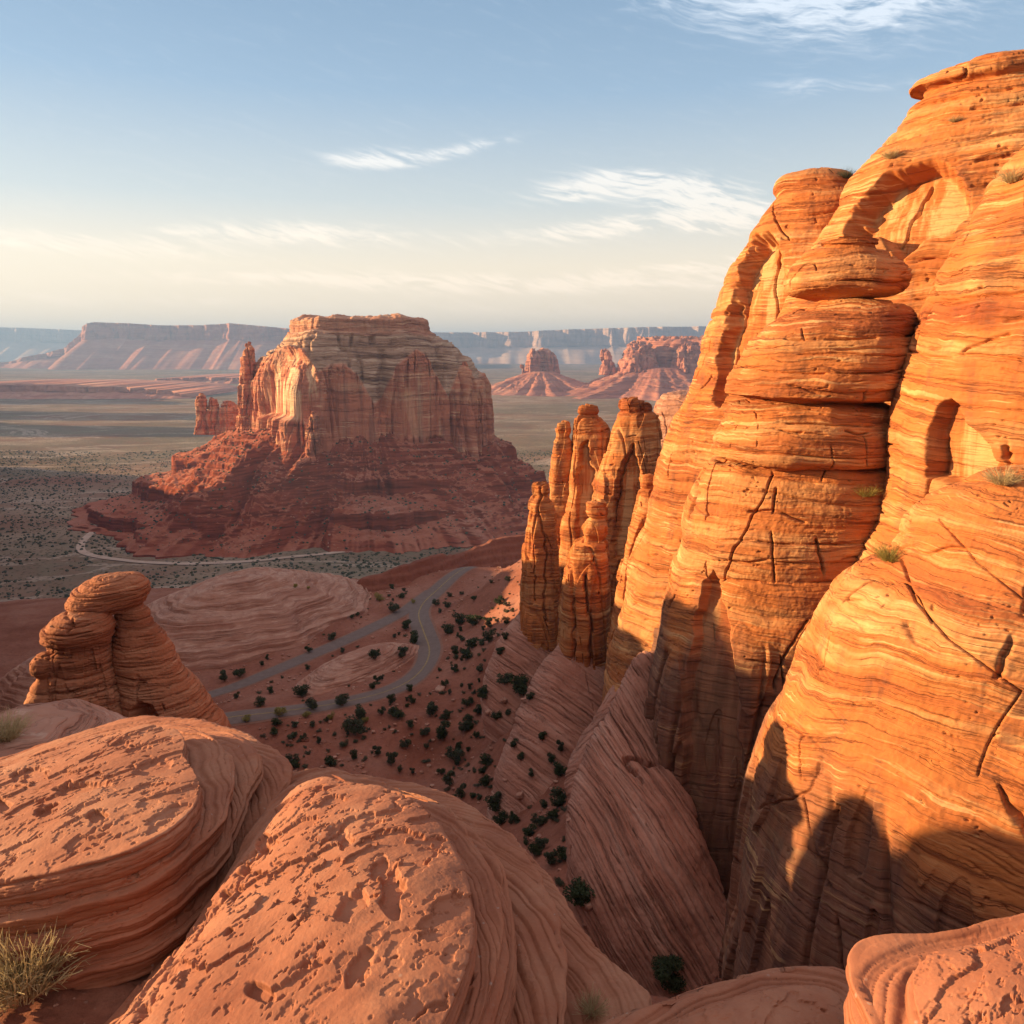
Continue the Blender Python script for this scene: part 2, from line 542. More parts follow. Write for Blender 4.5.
def sandstone(name, main, dark, cream, s=1.0, thin_amt=0.7, varnish=0.5, tilt=(0, 0), bump=0.85, pit=0.6, gray=0.0, swirl=0.0, alb=.9):
    """banded sandstone; s = thickness of the beds in metres"""
    m, T, out = new_mat(name)
    g = T.new('ShaderNodeNewGeometry')
    pos, nor = g.outputs['Position'], g.outputs['Normal']
    p = pos
    if any(tilt):
        dt = T.new('ShaderNodeVectorMath', {0: pos, 1: (tilt[0], tilt[1], 1.0)}, operation='DOT_PRODUCT').outputs['Value']
        sx = T.new('ShaderNodeSeparateXYZ', {0: pos}).outputs
        nm = math.sqrt(1 + tilt[0] ** 2 + tilt[1] ** 2)
        p = T.new('ShaderNodeCombineXYZ', {0: sx[0], 1: sx[1], 2: T.math('DIVIDE', dt, nm)}).outputs[0]
    wv = T.noise(p, 0.06 / s, 3, 0.5, col=True)
    wv = T.vmul(wv, (2.0 * s * (1 + swirl), 2.0 * s * (1 + swirl), 3.5 * s * (1 + swirl)), (-1 * s, -1 * s, -1.75 * s * (1 + swirl)))
    pw = T.vadd(p, wv)
    wv2 = T.vmul(T.noise(p, 0.6 / s, 3, 0.6, col=True), (0.3 * s, 0.3 * s, 0.45 * s))
    pw = T.vadd(pw, wv2)
    a = T.noise(T.vmul(pw, (0.015 / s, 0.015 / s, 0.17 / s)), 1.0, 5, 0.6)
    b = T.noise(T.vmul(pw, (0.05 / s, 0.05 / s, 2.2 / s), (3, 1, 7)), 1.0, 5, 0.65)
    c = T.noise(T.vmul(pw, (0.10 / s, 0.10 / s, 5.5 / s), (8, 4, 2)), 1.0, 3, 0.6)
    col = T.ramp(a, [(0.32, dark), (0.42, main), (0.50, main), (0.545, tuple(.5 * x + .5 * y for x, y in zip(main, cream))), (0.59, main), (0.70, dark)])
    lines = T.ss(b, 0.545, 0.62)
    gate = T.ss(T.noise(T.vmul(p, (1, 1, 1.6)), 0.07 / s, 3, 0.55), 0.43, 0.60)
    col = T.mix(T.math('MULTIPLY', T.math('MULTIPLY', lines, gate), thin_amt), col, cream)
    l2 = T.ss(c, 0.57, 0.63)
    gate2 = T.ss(T.noise(p, 0.25 / s, 2, 0.5), 0.5, 0.65)
    col = T.mix(T.math('MULTIPLY', T.math('MULTIPLY', l2, gate2), thin_amt * .9), col, cream)
    l3 = T.ss(b, 0.46, 0.38)
    col = T.mix(T.math('MULTIPLY', l3, 0.55), col, dark)
    # patches
    st = T.noise(p, 0.35 / s, 6, 0.65)
    col = T.mix(T.ss(st, 0.35, 0.7, 0.0, 0.6), col, tuple(.5 * x + .4 * y for x, y in zip(main, dark)))
    # streaks down steep faces
    nz = T.new('ShaderNodeSeparateXYZ', {0: nor}).outputs[2]
    steep = T.ss(T.math('ABSOLUTE', nz), 0.55, 0.18)
    v1 = T.noise(T.vmul(pos, (0.55 / s, 0.55 / s, 0.035 / s)), 1.0, 5, 0.6, 0.2)
    vs = T.math('MULTIPLY', T.math('MULTIPLY', T.ss(v1, 0.49, 0.68), steep), varnish)
    col = T.mix(vs, col, (0.12, 0.065, 0.055))
    at_ = T.new('ShaderNodeAttribute', attribute_name='fresh').outputs['Fac']
    fc = T.ramp(T.noise(T.vmul(pos, (0.5 / s, 0.5 / s, 0.05 / s)), 1.0, 5, 0.6), [(0.33, dark), (0.47, main), (0.55, cream), (0.7, cream)])
    col = T.mix(T.math('MULTIPLY', at_, 0.85), col, fc)
    va = T.new('ShaderNodeAttribute', attribute_name='varn_shade').outputs['Fac']
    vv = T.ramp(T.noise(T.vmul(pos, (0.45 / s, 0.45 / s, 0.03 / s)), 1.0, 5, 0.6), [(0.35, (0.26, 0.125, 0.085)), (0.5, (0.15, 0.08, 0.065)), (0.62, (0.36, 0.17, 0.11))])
    col = T.mix(T.math('MULTIPLY', va, 0.8), col, vv)  # varnish streaks plus shade put into the low-wall colour
    col = T.mix(T.math('MULTIPLY', T.math('MULTIPLY', l2, gate2), .5), col, cream)
    if gray:
        ga = T.new('ShaderNodeAttribute', attribute_name='gray').outputs['Fac']
        gc = T.ramp(b, [(0.36, (0.27, 0.14, 0.095)), (0.5, (0.48, 0.28, 0.18)), (0.62, (0.64, 0.44, 0.31))])
        col = T.mix(T.math('MULTIPLY', ga, gray), col, gc)
    # small pocks
    vo = T.new('ShaderNodeTexVoronoi', {'Vector': T.vmul(pw, (0.8 / s, 0.8 / s, 2.4 / s)), 'Scale': 1.0}).outputs['Distance']
    pg = T.ss(T.noise(p, 0.3 / s, 2), 0.5, 0.62)
    pk = T.math('MULTIPLY', T.ss(vo, 0.20, 0.10), pg)
    # relief
    gr = T.noise(p, 5.0 / s, 8, 0.65)
    h = T.math('ADD', T.math('MULTIPLY', b, 0.5), T.math('MULTIPLY', c, 0.25))
    h = T.math('ADD', h, T.math('MULTIPLY', gr, 0.12))
    h = T.math('SUBTRACT', h, T.math('MULTIPLY', pk, 0.35 * pit))
    h = T.math('SUBTRACT', h, T.math('MULTIPLY', T.ss(b, 0.43, 0.37), 0.5))
    h = T.math('SUBTRACT', h, T.math('MULTIPLY', T.ss(c, 0.42, 0.37), 0.3))
    h = T.math('ADD', h, T.math('MULTIPLY', v1, T.math('MULTIPLY', steep, 0.4)))
    bp = T.new('ShaderNodeBump', {'Height': h, 'Strength': bump, 'Distance': 0.22 * s})
    sh = T.new('ShaderNodeBsdfPrincipled', {'Base Color': T.scale_col(col, alb), 'Roughness': 0.88, 'Normal': bp.outputs[0]})
    sh.inputs['Specular IOR Level'].default_value = 0.15
    T.l.new(sh.outputs[0], out.inputs[0])
    return m

OR = (0.64, 0.215, 0.062)
DK = (0.37, 0.095, 0.036)
CR = (0.84, 0.50, 0.22)
MAT = {}
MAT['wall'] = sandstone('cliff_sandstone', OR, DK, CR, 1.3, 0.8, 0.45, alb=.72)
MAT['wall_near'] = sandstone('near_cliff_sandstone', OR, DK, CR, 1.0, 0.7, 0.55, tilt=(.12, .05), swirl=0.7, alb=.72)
APT = {'apron': (1.9, .45), 'apron_ramp': (-.9, .3), 'apron_foot': (.8, .5), 'apron_end': (.7, .3)}
for _k, _t in APT.items():
    MAT[_k] = sandstone('cross_bedded_sandstone', (0.46, 0.215, 0.145), (0.31, 0.13, 0.085), (0.58, 0.34, 0.25), 1.1, 0.5, 0.1, tilt=_t)
MAT['swirl'] = sandstone('striped_dome_sandstone', (0.56, 0.275, 0.185), (0.36, 0.15, 0.10), (0.72, 0.45, 0.33), 0.8, 0.75, 0.1, swirl=.3, alb=.72)
MAT['hoodoo'] = sandstone('red_hoodoo_sandstone', (0.42, 0.155, 0.075), (0.27, 0.085, 0.04), (0.55, 0.28, 0.16), 0.55, 0.5, 0.35)
MAT['butte'] = sandstone('butte_red_sandstone', (0.60, 0.21, 0.115), (0.38, 0.12, 0.07), (0.92, 0.60, 0.36), 7, 0.3, 0.5, gray=1.0, alb=.82)
MAT['butte_top'] = sandstone('butte_ledge_rock', (0.40, 0.26, 0.17), (0.25, 0.15, 0.10), (0.52, 0.40, 0.28), 5, 0.8, 0.2)
MAT['far'] = sandstone('far_mesa_rock', (0.50, 0.20, 0.13), (0.34, 0.12, 0.08), (0.62, 0.36, 0.24), 25, 0.4, 0.4)
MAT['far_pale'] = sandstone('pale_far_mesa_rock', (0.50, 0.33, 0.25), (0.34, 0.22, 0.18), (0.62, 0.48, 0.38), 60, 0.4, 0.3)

def slab_mat():
    m, T, out = new_mat('foreground_slickrock')
    g = T.new('ShaderNodeNewGeometry')
    pos, nor = g.outputs['Position'], g.outputs['Normal']
    n1 = T.noise(pos, 0.9, 6, 0.6)
    n2 = T.noise(pos, 4.5, 8, 0.7)
    n3 = T.noise(pos, 30, 6, 0.7)
    col = T.ramp(n1, [(0.30, (0.46, 0.15, 0.080)), (0.5, (0.59, 0.225, 0.122)), (0.68, (0.66, 0.30, 0.175))])
    col = T.mix(T.ss(n2, 0.45, 0.75, 0, 0.4), col, (0.36, 0.14, 0.085))
    col = T.mix(T.ss(n3, 0.55, 0.75, 0, 0.45), col, (0.62, 0.36, 0.25))
    # redder, stained rims and undersides of the plates
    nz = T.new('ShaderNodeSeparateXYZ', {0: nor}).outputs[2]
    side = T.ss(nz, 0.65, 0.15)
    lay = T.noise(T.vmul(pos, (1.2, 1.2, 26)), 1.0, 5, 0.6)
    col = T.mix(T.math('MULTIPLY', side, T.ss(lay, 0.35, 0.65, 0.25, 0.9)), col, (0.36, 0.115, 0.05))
    # pale lichen and salt specks
    vo = T.new('ShaderNodeTexVoronoi', {'Vector': pos, 'Scale': 9.0}).outputs['Distance']
    sp = T.math('MULTIPLY', T.ss(vo, 0.16, 0.06), T.ss(T.noise(pos, 1.6, 3), 0.52, 0.62))
    col = T.mix(T.math('MULTIPLY', sp, 0.6), col, (0.60, 0.48, 0.40))
    vo2 = T.new('ShaderNodeTexVoronoi', {'Vector': pos, 'Scale': 26.0}).outputs['Distance']
    dk = T.math('MULTIPLY', T.ss(vo2, 0.25, 0.12), T.ss(T.noise(pos, 2.6, 3, 0.5), 0.55, 0.66))
    col = T.mix(T.math('MULTIPLY', dk, 0.5), col, (0.16, 0.08, 0.06))
    h = T.math('ADD', T.math('MULTIPLY', n2, 0.5), T.math('MULTIPLY', n3, 0.16))
    h = T.math('ADD', h, T.math('MULTIPLY', T.noise(pos, 120, 4, 0.7), 0.05))
    h = T.math('ADD', h, T.math('MULTIPLY', T.math('MULTIPLY', lay, side), 0.5))
    h = T.math('SUBTRACT', h, T.math('MULTIPLY', dk, 0.15))
    bp = T.new('ShaderNodeBump', {'Height': h, 'Strength': 0.55, 'Distance': 0.03})
    sh = T.new('ShaderNodeBsdfPrincipled', {'Base Color': T.scale_col(col, .58), 'Roughness': 0.85, 'Normal': bp.outputs[0]})
    sh.inputs['Specular IOR Level'].default_value = 0.2
    T.l.new(sh.outputs[0], out.inputs[0])
    return m
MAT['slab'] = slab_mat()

def soil_mat(name, a, b, c, s=1.0, stone=0.4, cliff=None):
    m, T, out = new_mat(name)
    pos = T.new('ShaderNodeNewGeometry').outputs['Position']
    n1 = T.noise(pos, 0.06 / s, 5, 0.6)
    n2 = T.noise(pos, 0.9 / s, 8, 0.7)
    col = T.ramp(n1, [(0.32, a), (0.5, b), (0.68, c)])
    col = T.mix(T.ss(n2, 0.4, 0.75, 0, 0.5), col, tuple(x * .6 for x in a))
    vo = T.new('ShaderNodeTexVoronoi', {'Vector': pos, 'Scale': 1.1 / s})
    sp = T.math('MULTIPLY', T.ss(vo.outputs['Distance'], 0.22, 0.12), T.ss(T.noise(pos, 0.2 / s, 3), 0.45, 0.65))
    col = T.mix(T.math('MULTIPLY', sp, stone), col, (0.5, 0.33, 0.25))
    if cliff:
        nz = T.new('ShaderNodeSeparateXYZ', {0: T.new('ShaderNodeNewGeometry').outputs['Normal']}).outputs[2]
        lay = T.noise(T.vmul(pos, (.02, .02, .35)), 1.0, 4, .6)
        col = T.mix(T.ss(nz, .80, .55), col, T.mix(T.ss(lay, .4, .6), cliff, tuple(x * .55 for x in cliff)))
        col = T.mix(T.math('MULTIPLY', T.ss(T.noise(T.vmul(pos, (.008, .008, .12)), 1.0, 4, .6), .52, .6), .5), col, cliff)
    h = T.math('ADD', n2, T.math('MULTIPLY', sp, 0.3))
    h = T.math('ADD', h, T.math('MULTIPLY', T.noise(pos, 5 / s, 5, 0.7), 0.25))
    bp = T.new('ShaderNodeBump', {'Height': h, 'Strength': 0.8, 'Distance': 0.3 * s})
    sh = T.new('ShaderNodeBsdfPrincipled', {'Base Color': T.scale_col(col, .78), 'Roughness': 0.95, 'Normal': bp.outputs[0]})
    sh.inputs['Specular IOR Level'].default_value = 0.05
    T.l.new(sh.outputs[0], out.inputs[0])
    return m
MAT['soil'] = soil_mat('red_soil', (0.27, 0.095, 0.058), (0.36, 0.14, 0.09), (0.42, 0.19, 0.13))
MAT['dirt'] = soil_mat('foreground_dirt', (0.25, 0.09, 0.055), (0.32, 0.12, 0.075), (0.38, 0.16, 0.1), 0.12, 0.5)
MAT['talus'] = soil_mat('talus_soil', (0.40, 0.125, 0.07), (0.48, 0.165, 0.098), (0.52, 0.23, 0.155), 7, 0.5, cliff=(0.34, 0.085, 0.045))
MAT['ridge'] = soil_mat('dark_red_shale', (0.25, 0.085, 0.055), (0.31, 0.11, 0.07), (0.36, 0.14, 0.09), 2, 0.1)

def plain_mat():
    m, T, out = new_mat('desert_plain')
    pos = T.new('ShaderNodeNewGeometry').outputs['Position']
    n0 = T.noise(T.vmul(pos, (0.0009, 0.0013, 0)), 1.0, 6, 0.6, 0.8)
    n1 = T.noise(T.vmul(pos, (0.004, 0.006, 0)), 1.0, 6, 0.62, 0.5)
    n2 = T.noise(pos, 0.045, 6, 0.65)
    soil = T.ramp(n1, [(0.32, (0.30, 0.15, 0.10)), (0.5, (0.34, 0.225, 0.155)), (0.7, (0.46, 0.35, 0.25))])
    veg = T.ramp(n2, [(0.35, (0.13, 0.115, 0.08)), (0.6, (0.22, 0.185, 0.125))])
    f = T.math('MULTIPLY', T.ss(n0, 0.42, 0.56), T.ss(n2, 0.36, 0.60, 0.35, 1.0))
    col = T.mix(T.math('MULTIPLY', f, 0.78), soil, veg)
    # pale washes
    rv = T.noise(T.vmul(pos, (0.0011, 0.0026, 0)), 1.0, 7, 0.6, 1.5)
    w = T.ss(T.math('ABSOLUTE', T.math('SUBTRACT', rv, 0.5)), 0.022, 0.004)
    col = T.mix(T.math('MULTIPLY', w, 0.65), col, (0.52, 0.40, 0.31))
    vo = T.new('ShaderNodeTexVoronoi', {'Vector': T.vmul(pos, (0.16, 0.16, 0)), 'Scale': 1.0}).outputs['Distance']
    dots = T.math('MULTIPLY', T.ss(vo, 0.34, 0.2), T.ss(n1, 0.35, 0.6, 0.4, 1))
    col = T.mix(T.math('MULTIPLY', dots, 0.8), col, (0.055, 0.06, 0.035))
    h = T.math('ADD', n2, T.math('MULTIPLY', dots, 0.4))
    bp = T.new('ShaderNodeBump', {'Height': h, 'Strength': 0.7, 'Distance': 3.0})
    sh = T.new('ShaderNodeBsdfPrincipled', {'Base Color': T.scale_col(col, .78), 'Roughness': 0.95, 'Normal': bp.outputs[0]})
    sh.inputs['Specular IOR Level'].default_value = 0.0
    T.l.new(sh.outputs[0], out.inputs[0])
    return m
MAT['plain'] = plain_mat()

def simple_mat(name, c1, c2, s, rough=0.9, trans=0.0):
    m, T, out = new_mat(name)
    pos = T.new('ShaderNodeNewGeometry').outputs['Position']
    col = T.mix(T.ss(T.noise(pos, s, 5, 0.65), 0.3, 0.7), c1, c2)
    sh = T.new('ShaderNodeBsdfPrincipled', {'Base Color': col, 'Roughness': rough})
    sh.inputs['Specular IOR Level'].default_value = 0.15
    if trans:
        tr = T.new('ShaderNodeBsdfTranslucent', {'Color': col})
        mx = T.new('ShaderNodeMixShader', {0: trans, 1: sh.outputs[0], 2: tr.outputs[0]})
        T.l.new(mx.outputs[0], out.inputs[0])
    else:
        T.l.new(sh.outputs[0], out.inputs[0])
    return m
MAT['juniper'] = simple_mat('juniper_foliage', (0.030, 0.042, 0.020), (0.065, 0.085, 0.038), 1.5, trans=.15)
MAT['juniper_grey'] = simple_mat('grey_green_foliage', (0.045, 0.055, 0.032), (0.10, 0.115, 0.065), 1.5, trans=.15)
MAT['sage'] = simple_mat('sage_foliage', (0.07, 0.08, 0.05), (0.12, 0.125, 0.075), 1.5, trans=.15)
MAT['yellow'] = simple_mat('yellow_foliage', (0.22, 0.19, 0.05), (0.36, 0.30, 0.09), 2, trans=.3)
MAT['bark'] = simple_mat('grey_bark', (0.16, 0.11, 0.08), (0.26, 0.20, 0.15), 9)
MAT['straw'] = simple_mat('dry_grass_straw', (0.38, 0.28, 0.15), (0.52, 0.42, 0.22), 12, trans=.25)
MAT['scrub'] = simple_mat('desert_scrub', (0.045, 0.05, 0.03), (0.09, 0.09, 0.055), .2)
MAT['asphalt'] = simple_mat('asphalt', (0.155, 0.108, 0.092), (0.19, 0.135, 0.115), .6, .95)
MAT['shoulder'] = simple_mat('road_shoulder_gravel', (0.22, 0.10, 0.065), (0.26, 0.13, 0.09), 1.0)
MAT['yline'] = simple_mat('yellow_road_paint', (0.42, 0.28, 0.06), (0.52, 0.36, 0.10), 2.0)
MAT['wline'] = simple_mat('white_road_paint', (0.45, 0.43, 0.42), (0.55, 0.53, 0.5), 2.0)
MAT['track'] = simple_mat('pale_track_dirt', (0.40, 0.28, 0.21), (0.50, 0.37, 0.29), .05)

# ------------------------------------------------------------------ ground
PLAIN = -250.0
road_px = [  # main road: px, py, distance
    (470, 566, 318), (445, 582, 300), (424, 600, 282), (417, 615, 266), (424, 633, 247), (431, 650, 231), (425, 668, 215), (404, 685, 202),
    (370, 697, 194), (330, 705, 188), (285, 712, 184), (235, 716, 182), (180, 718, 181), (110, 719, 181)]
up_px = [(432, 590, 292), (418, 601, 281), (404, 612, 270), (372, 628, 254), (335, 645, 240), (300, 660, 228), (262, 676, 217), (222, 692, 207), (170, 710, 197)]
ctrl = [(p[0], p[1], p[2]) for p in road_px[:-2]] + [(p[0], p[1], p[2]) for p in up_px[3:8]]
ctrl = [tuple(at(*c)) for c in ctrl]
ctrl += [tuple(at(*c)) for c in [
    (480, 760, 165), (440, 735, 175), (520, 800, 135), (545, 850, 108), (565, 900, 90), (590, 950, 78), (620, 1000, 68),
    (420, 780, 162), (380, 760, 166), (330, 735, 174), (280, 722, 178), (400, 720, 180), (250, 760, 168), (300, 790, 152), (350, 800, 150),
    (520, 700, 156), (500, 640, 205), (500, 572, 262), (470, 600, 282), (540, 740, 140), (470, 680, 200), (600, 780, 118), (620, 760, 125),
    (600, 690, 150), (640, 700, 140), (700, 760, 110), (520, 560, 262), (550, 600, 215), (480, 620, 240)]]
ctrl += [(-150, 260, -91), (-120, 330, -98), (-60, 330, -96), (0, 335, -95), (-220, 240, -92), (60, 300, -60), (90, 200, -45), (60, 120, -50),
         (-60, 200, -90), (-120, 180, -90), (-60, 120, -75), (-30, 80, -55), (-80, 80, -50), (-160, 120, -60), (100, 100, -40),
         (0, 45, -38), (-20, 45, -36), (20, 40, -40), (-60, 40, -30), (60, 40, -36), (-6, 20, -18), (10, 22, -22), (-25, 22, -12), (30, 20, -20)]
ctrl = np.array(ctrl)
def _tps():
    X = ctrl[:, :2] / 100
    n = len(X)
    d = np.linalg.norm(X[:, None] - X[None], axis=-1)
    K = np.where(d > 0, d * d * np.log(d + 1e-12), 0) + np.eye(n) * 0.004
    Pm = np.concatenate([np.ones((n, 1)), X], 1)
    A = np.block([[K, Pm], [Pm.T, np.zeros((3, 3))]])
    return X, np.linalg.solve(A, np.concatenate([ctrl[:, 2], np.zeros(3)]))
_TX, _TW = _tps()
def tps(x, y):
    sh = x.shape
    q = np.stack([x.ravel(), y.ravel()], -1) / 100
    q = np.clip(q, [-2.4, 0.12], [1.2, 3.6])
    out = np.zeros(len(q))
    for i, c in enumerate(_TX):
        d2 = ((q - c) ** 2).sum(1)
        out += _TW[i] * 0.5 * d2 * np.log(d2 + 1e-12)
    out += _TW[-3] + q @ _TW[-2:]
    return out.reshape(sh)

roadw = smooth_poly([at(*p)[:2] for p in road_px], 3, False)
upw = smooth_poly([at(*p)[:2] for p in up_px], 3, False)

def ground_z(x, y, rough=True):
    near = tps(x, y)
    dist = np.hypot(x + 0.2 * y, y)
    rim = 345 + 25 * fbm(np.stack([x, y, 0 * x], -1), 80, 2, off=3)
    m = sm(np.hypot(x, y), 0, 1) * sm(y - 0 * x, rim, rim + 260)
    m = np.maximum(m, sm(-x, 260, 500))
    m = np.maximum(m, sm(x, 250, 600))
    m = np.maximum(m, sm(-y, 60, 200))
    P3 = np.stack([x, y, 0 * x], -1)
    rd = np.minimum(line_dist(x, y, roadw), line_dist(x, y, upw))
    k = sm(rd, 5.5, 14)
    rg = 1.1 * fbm(P3, 22, 5, 0.55) + 0.35 * fbm(P3, 3.0, 3, 0.6, off=4) if rough else 0
    z = near + k * rg
    far = PLAIN + 5 * fbm(P3, 400, 4, 0.5, off=2) * sm(np.hypot(x, y), 500, 900)
    return z * (1 - m) + far * m

def build_ground():
    # rings around the viewpoint, each wider than the last
    nr, na = int(620 * max(Q, .5)), int(900 * max(Q, .5))
    r = np.concatenate([np.geomspace(9, 420, int(nr * .62)), np.geomspace(424, 130000, nr - int(nr * .62))])
    a_front = np.linspace(R(-46), R(46), int(na * .8), endpoint=False)
    a_back = np.linspace(R(46), R(314), na - int(na * .8), endpoint=False)
    a = np.concatenate([a_front, a_back])
    RR, AA = np.meshgrid(r, a, indexing='ij')
    x, y = RR * np.sin(AA), RR * np.cos(AA)
    z = ground_z(x, y)
    P = np.stack([x, y, z], -1)
    # the gully region is soil, farther the scrub plain
    o = grid_mesh('ground', P, True, None)
    me = o.data
    me.materials.append(MAT['soil'])
    me.materials.append(MAT['plain'])
    ring = (r[:-1] > 430).astype(np.int32)
    me.polygons.foreach_set('material_index', np.repeat(ring, len(a)))
    tag(o, kind='structure')
    if me.polygons[0].normal.z < 0:
        me.flip_normals()
    return o
build_ground()

def hit(px, py, lo=30.0, hi=420.0):
    """where the line of sight meets the ground"""
    d = ray(px, py)
    Ys = np.geomspace(lo, hi, 500)
    pts = d[None] * (Ys / d[1])[:, None]
    g = ground_z(pts[:, 0], pts[:, 1])
    below = np.where(pts[:, 2] < g)[0]
    if len(below) == 0 or below[0] == 0:
        return None
    i = below[0]
    return Vector((pts[i][0], pts[i][1], g[i] * .5 + pts[i][2] * .5))

def ribbon(name, line, w0, w1, lift, mat, zf=None, parent=None):
    """a strip between offsets w0 and w1 of a centre line, following the ground"""
    line = np.asarray(line)
    L = np.concatenate([[0], np.cumsum(np.linalg.norm(np.diff(line, axis=0), axis=1))])
    n = max(8, int(L[-1] / 1.5)) if L[-1] < 900 else 500
    s = np.linspace(0, L[-1], n)
    c = np.stack([np.interp(s, L, line[:, 0]), np.interp(s, L, line[:, 1])], -1)
    t = np.gradient(c, axis=0)
    t /= np.linalg.norm(t, axis=1, keepdims=True)
    nn = np.stack([-t[:, 1], t[:, 0]], -1)
    k = np.linspace(w0, w1, 7)
    XY = c[:, None] + nn[:, None] * k[None, :, None]
    zc = ground_z(XY[..., 0], XY[..., 1], False) if zf is None else zf(XY[..., 0], XY[..., 1])
    P = np.concatenate([XY, (zc + lift)[..., None]], -1)
    o = grid_mesh(name, P, False, mat, None, parent)
    if o.data.polygons[0].normal.z < 0:
        o.data.flip_normals()
    return o

def build_roads():
    for nm, ln, w, hl in (('road', roadw, 3.4, True), ('side_road', upw, 2.7, False)):
        nm0 = 'road'
        o = ribbon(nm0, ln, -w, w, 0.10, MAT['asphalt'])
        tag(o, kind='structure')
        sh = ribbon('road_shoulder', ln, -w - .8, w + .8, 0.04, MAT['shoulder'], parent=o)
        if hl:
            ribbon('road_marking', ln, 0.08, 0.16, 0.125, MAT['yline'], parent=o)
            ribbon('road_marking', ln, -0.16, -0.08, 0.125, MAT['yline'], parent=o)
    # the pale dirt track across the plain, round the foot of the butte
    tr = [(100, 502), (118, 519), (100, 526), (84, 537), (78, 548), (95, 556), (140, 561), (190, 564), (250, 562), (330, 556), (375, 548), (400, 538), (418, 520), (432, 512), (480, 509), (540, 510)]
    pts = smooth_poly([on_z(p[0], p[1], PLAIN)[:2] for p in tr], 3, False)
    o = ribbon('dirt_track', pts, -5.0, 5.0, 0.9, MAT['track'], zf=lambda x, y: ground_z(x, y))
    tag(o, kind='structure')
build_roads()

# ------------------------------------------------------------------ far mesas
def mesa(name, sky, D, depth, base_z, mat, label, cat='mesa', group=None, cliff=0.42, nt=700, nz=90, seed=1, talus=1.3, step=150):
    """sky: (px, py) points along the rim, left to right.  Built as one closed mountain: rim plan, cliffs, talus."""
    sky = np.array(sky, float)
    P0 = np.stack([at(x, y, D) for x, y in sky])
    nt2 = int(nt * Q)
    x = np.linspace(P0[0, 0], P0[-1, 0], nt2)
    top = np.interp(x, P0[:, 0], P0[:, 2])
    pp = np.stack([x, 0 * x + D, 0 * x], -1)
    H = top - base_z
    nz2 = int(nz * max(Q, .6))
    t = np.linspace(0, 1, nz2)
    # front profile: rim -> cliff -> talus
    jag = step * (0.8 * fbm(pp, step * 6, 4, 0.6, off=seed) + 0.8 * np.abs(fbm(pp, step * 2.2, 3, 0.6, off=seed + 1)))
    rowsP = []
    for tt in t:
        zc = top - H * tt
        inc = sm(tt, 0, cliff) * 0.10
        tal = max(0, (tt - cliff)) / (1 - cliff)
        out = H * (inc + talus * tal)
        spur = step * 1.5 * tal * (1 - .5 * tal) * fbm(pp, (step * 1.6, 1, 1), 3, 0.5, off=seed + 4)
        y = D + jag * (1 - .6 * tal) - out - spur
        rowsP.append(np.stack([x, y, zc], -1))
    front = np.array(rowsP)
    front[:, :, 1] += 0.12 * step * (fbm(front, (step * .5, step * .5, step * 2.5), 3, 0.6, off=seed + 6)) * (t < cliff)[:, None] * 2
    back_top = np.stack([x, 0 * x + D + depth, top * .995], -1)[None]
    back_bot = np.stack([x, 0 * x + D + depth + H * talus, 0 * x + base_z], -1)[None]
    G = np.concatenate([back_bot, back_top, front])
    # round both ends down to the ground
    w = sm(np.abs(np.linspace(-1, 1, nt2)), .97, 1.0)
    G[:, :, 2] = G[:, :, 2] * (1 - w) + base_z * w
    o = grid_mesh(name, G, False, mat)
    if o.data.polygons[nt2 * 3].normal.y > 0:
        o.data.flip_normals()
    return tag(o, label, cat, group)

mesa('mesa', [(-60, 366), (0, 362), (40, 353), (62, 347), (72, 335), (82, 325), (92, 322), (125, 323), (155, 325), (170, 325), (200, 325), (228, 323), (250, 325), (283, 328), (320, 332), (370, 340), (400, 352), (420, 366)],
     11500, 3000, PLAIN, MAT['far'], 'long blue-grey flat-topped mesa on the horizon behind the big butte, left', seed=3, step=260, cliff=.35)
mesa('mesa', [(-120, 326), (-40, 326), (30, 328), (75, 330), (130, 334), (200, 340), (260, 352)], 20000, 4000, PLAIN, MAT['far_pale'],
     'very faint hazy plateau on the horizon at the far left edge', seed=5, step=500)
mesa('mesa', [(330, 333), (430, 332), (520, 331.5), (580, 329), (640, 327.5), (720, 326), (800, 325), (900, 325)], 16000, 5000, PLAIN, MAT['far_pale'],
     'long pale line of cliffs on the horizon between the butte and the orange cliff', seed=9, step=520, cliff=.5, nt=900)

mesa('mesa', [(-160, 391), (-90, 387), (-20, 385), (20, 386), (52, 385), (84, 387), (110, 387), (140, 389), (165, 391), (190, 396)], 4300, 900, PLAIN, MAT['far'],
     'low dark red bench on the plain at the left, in front of the long mesa', seed=14, step=60, cliff=.5, nt=400, nz=60)
mesa('mesa', [(150, 379), (200, 377.5), (250, 378), (300, 379.5), (360, 380)], 6200, 1200, PLAIN, MAT['far'],
     'thin low bench on the plain just left of the big butte', seed=15, step=80, cliff=.5, nt=400, nz=60)

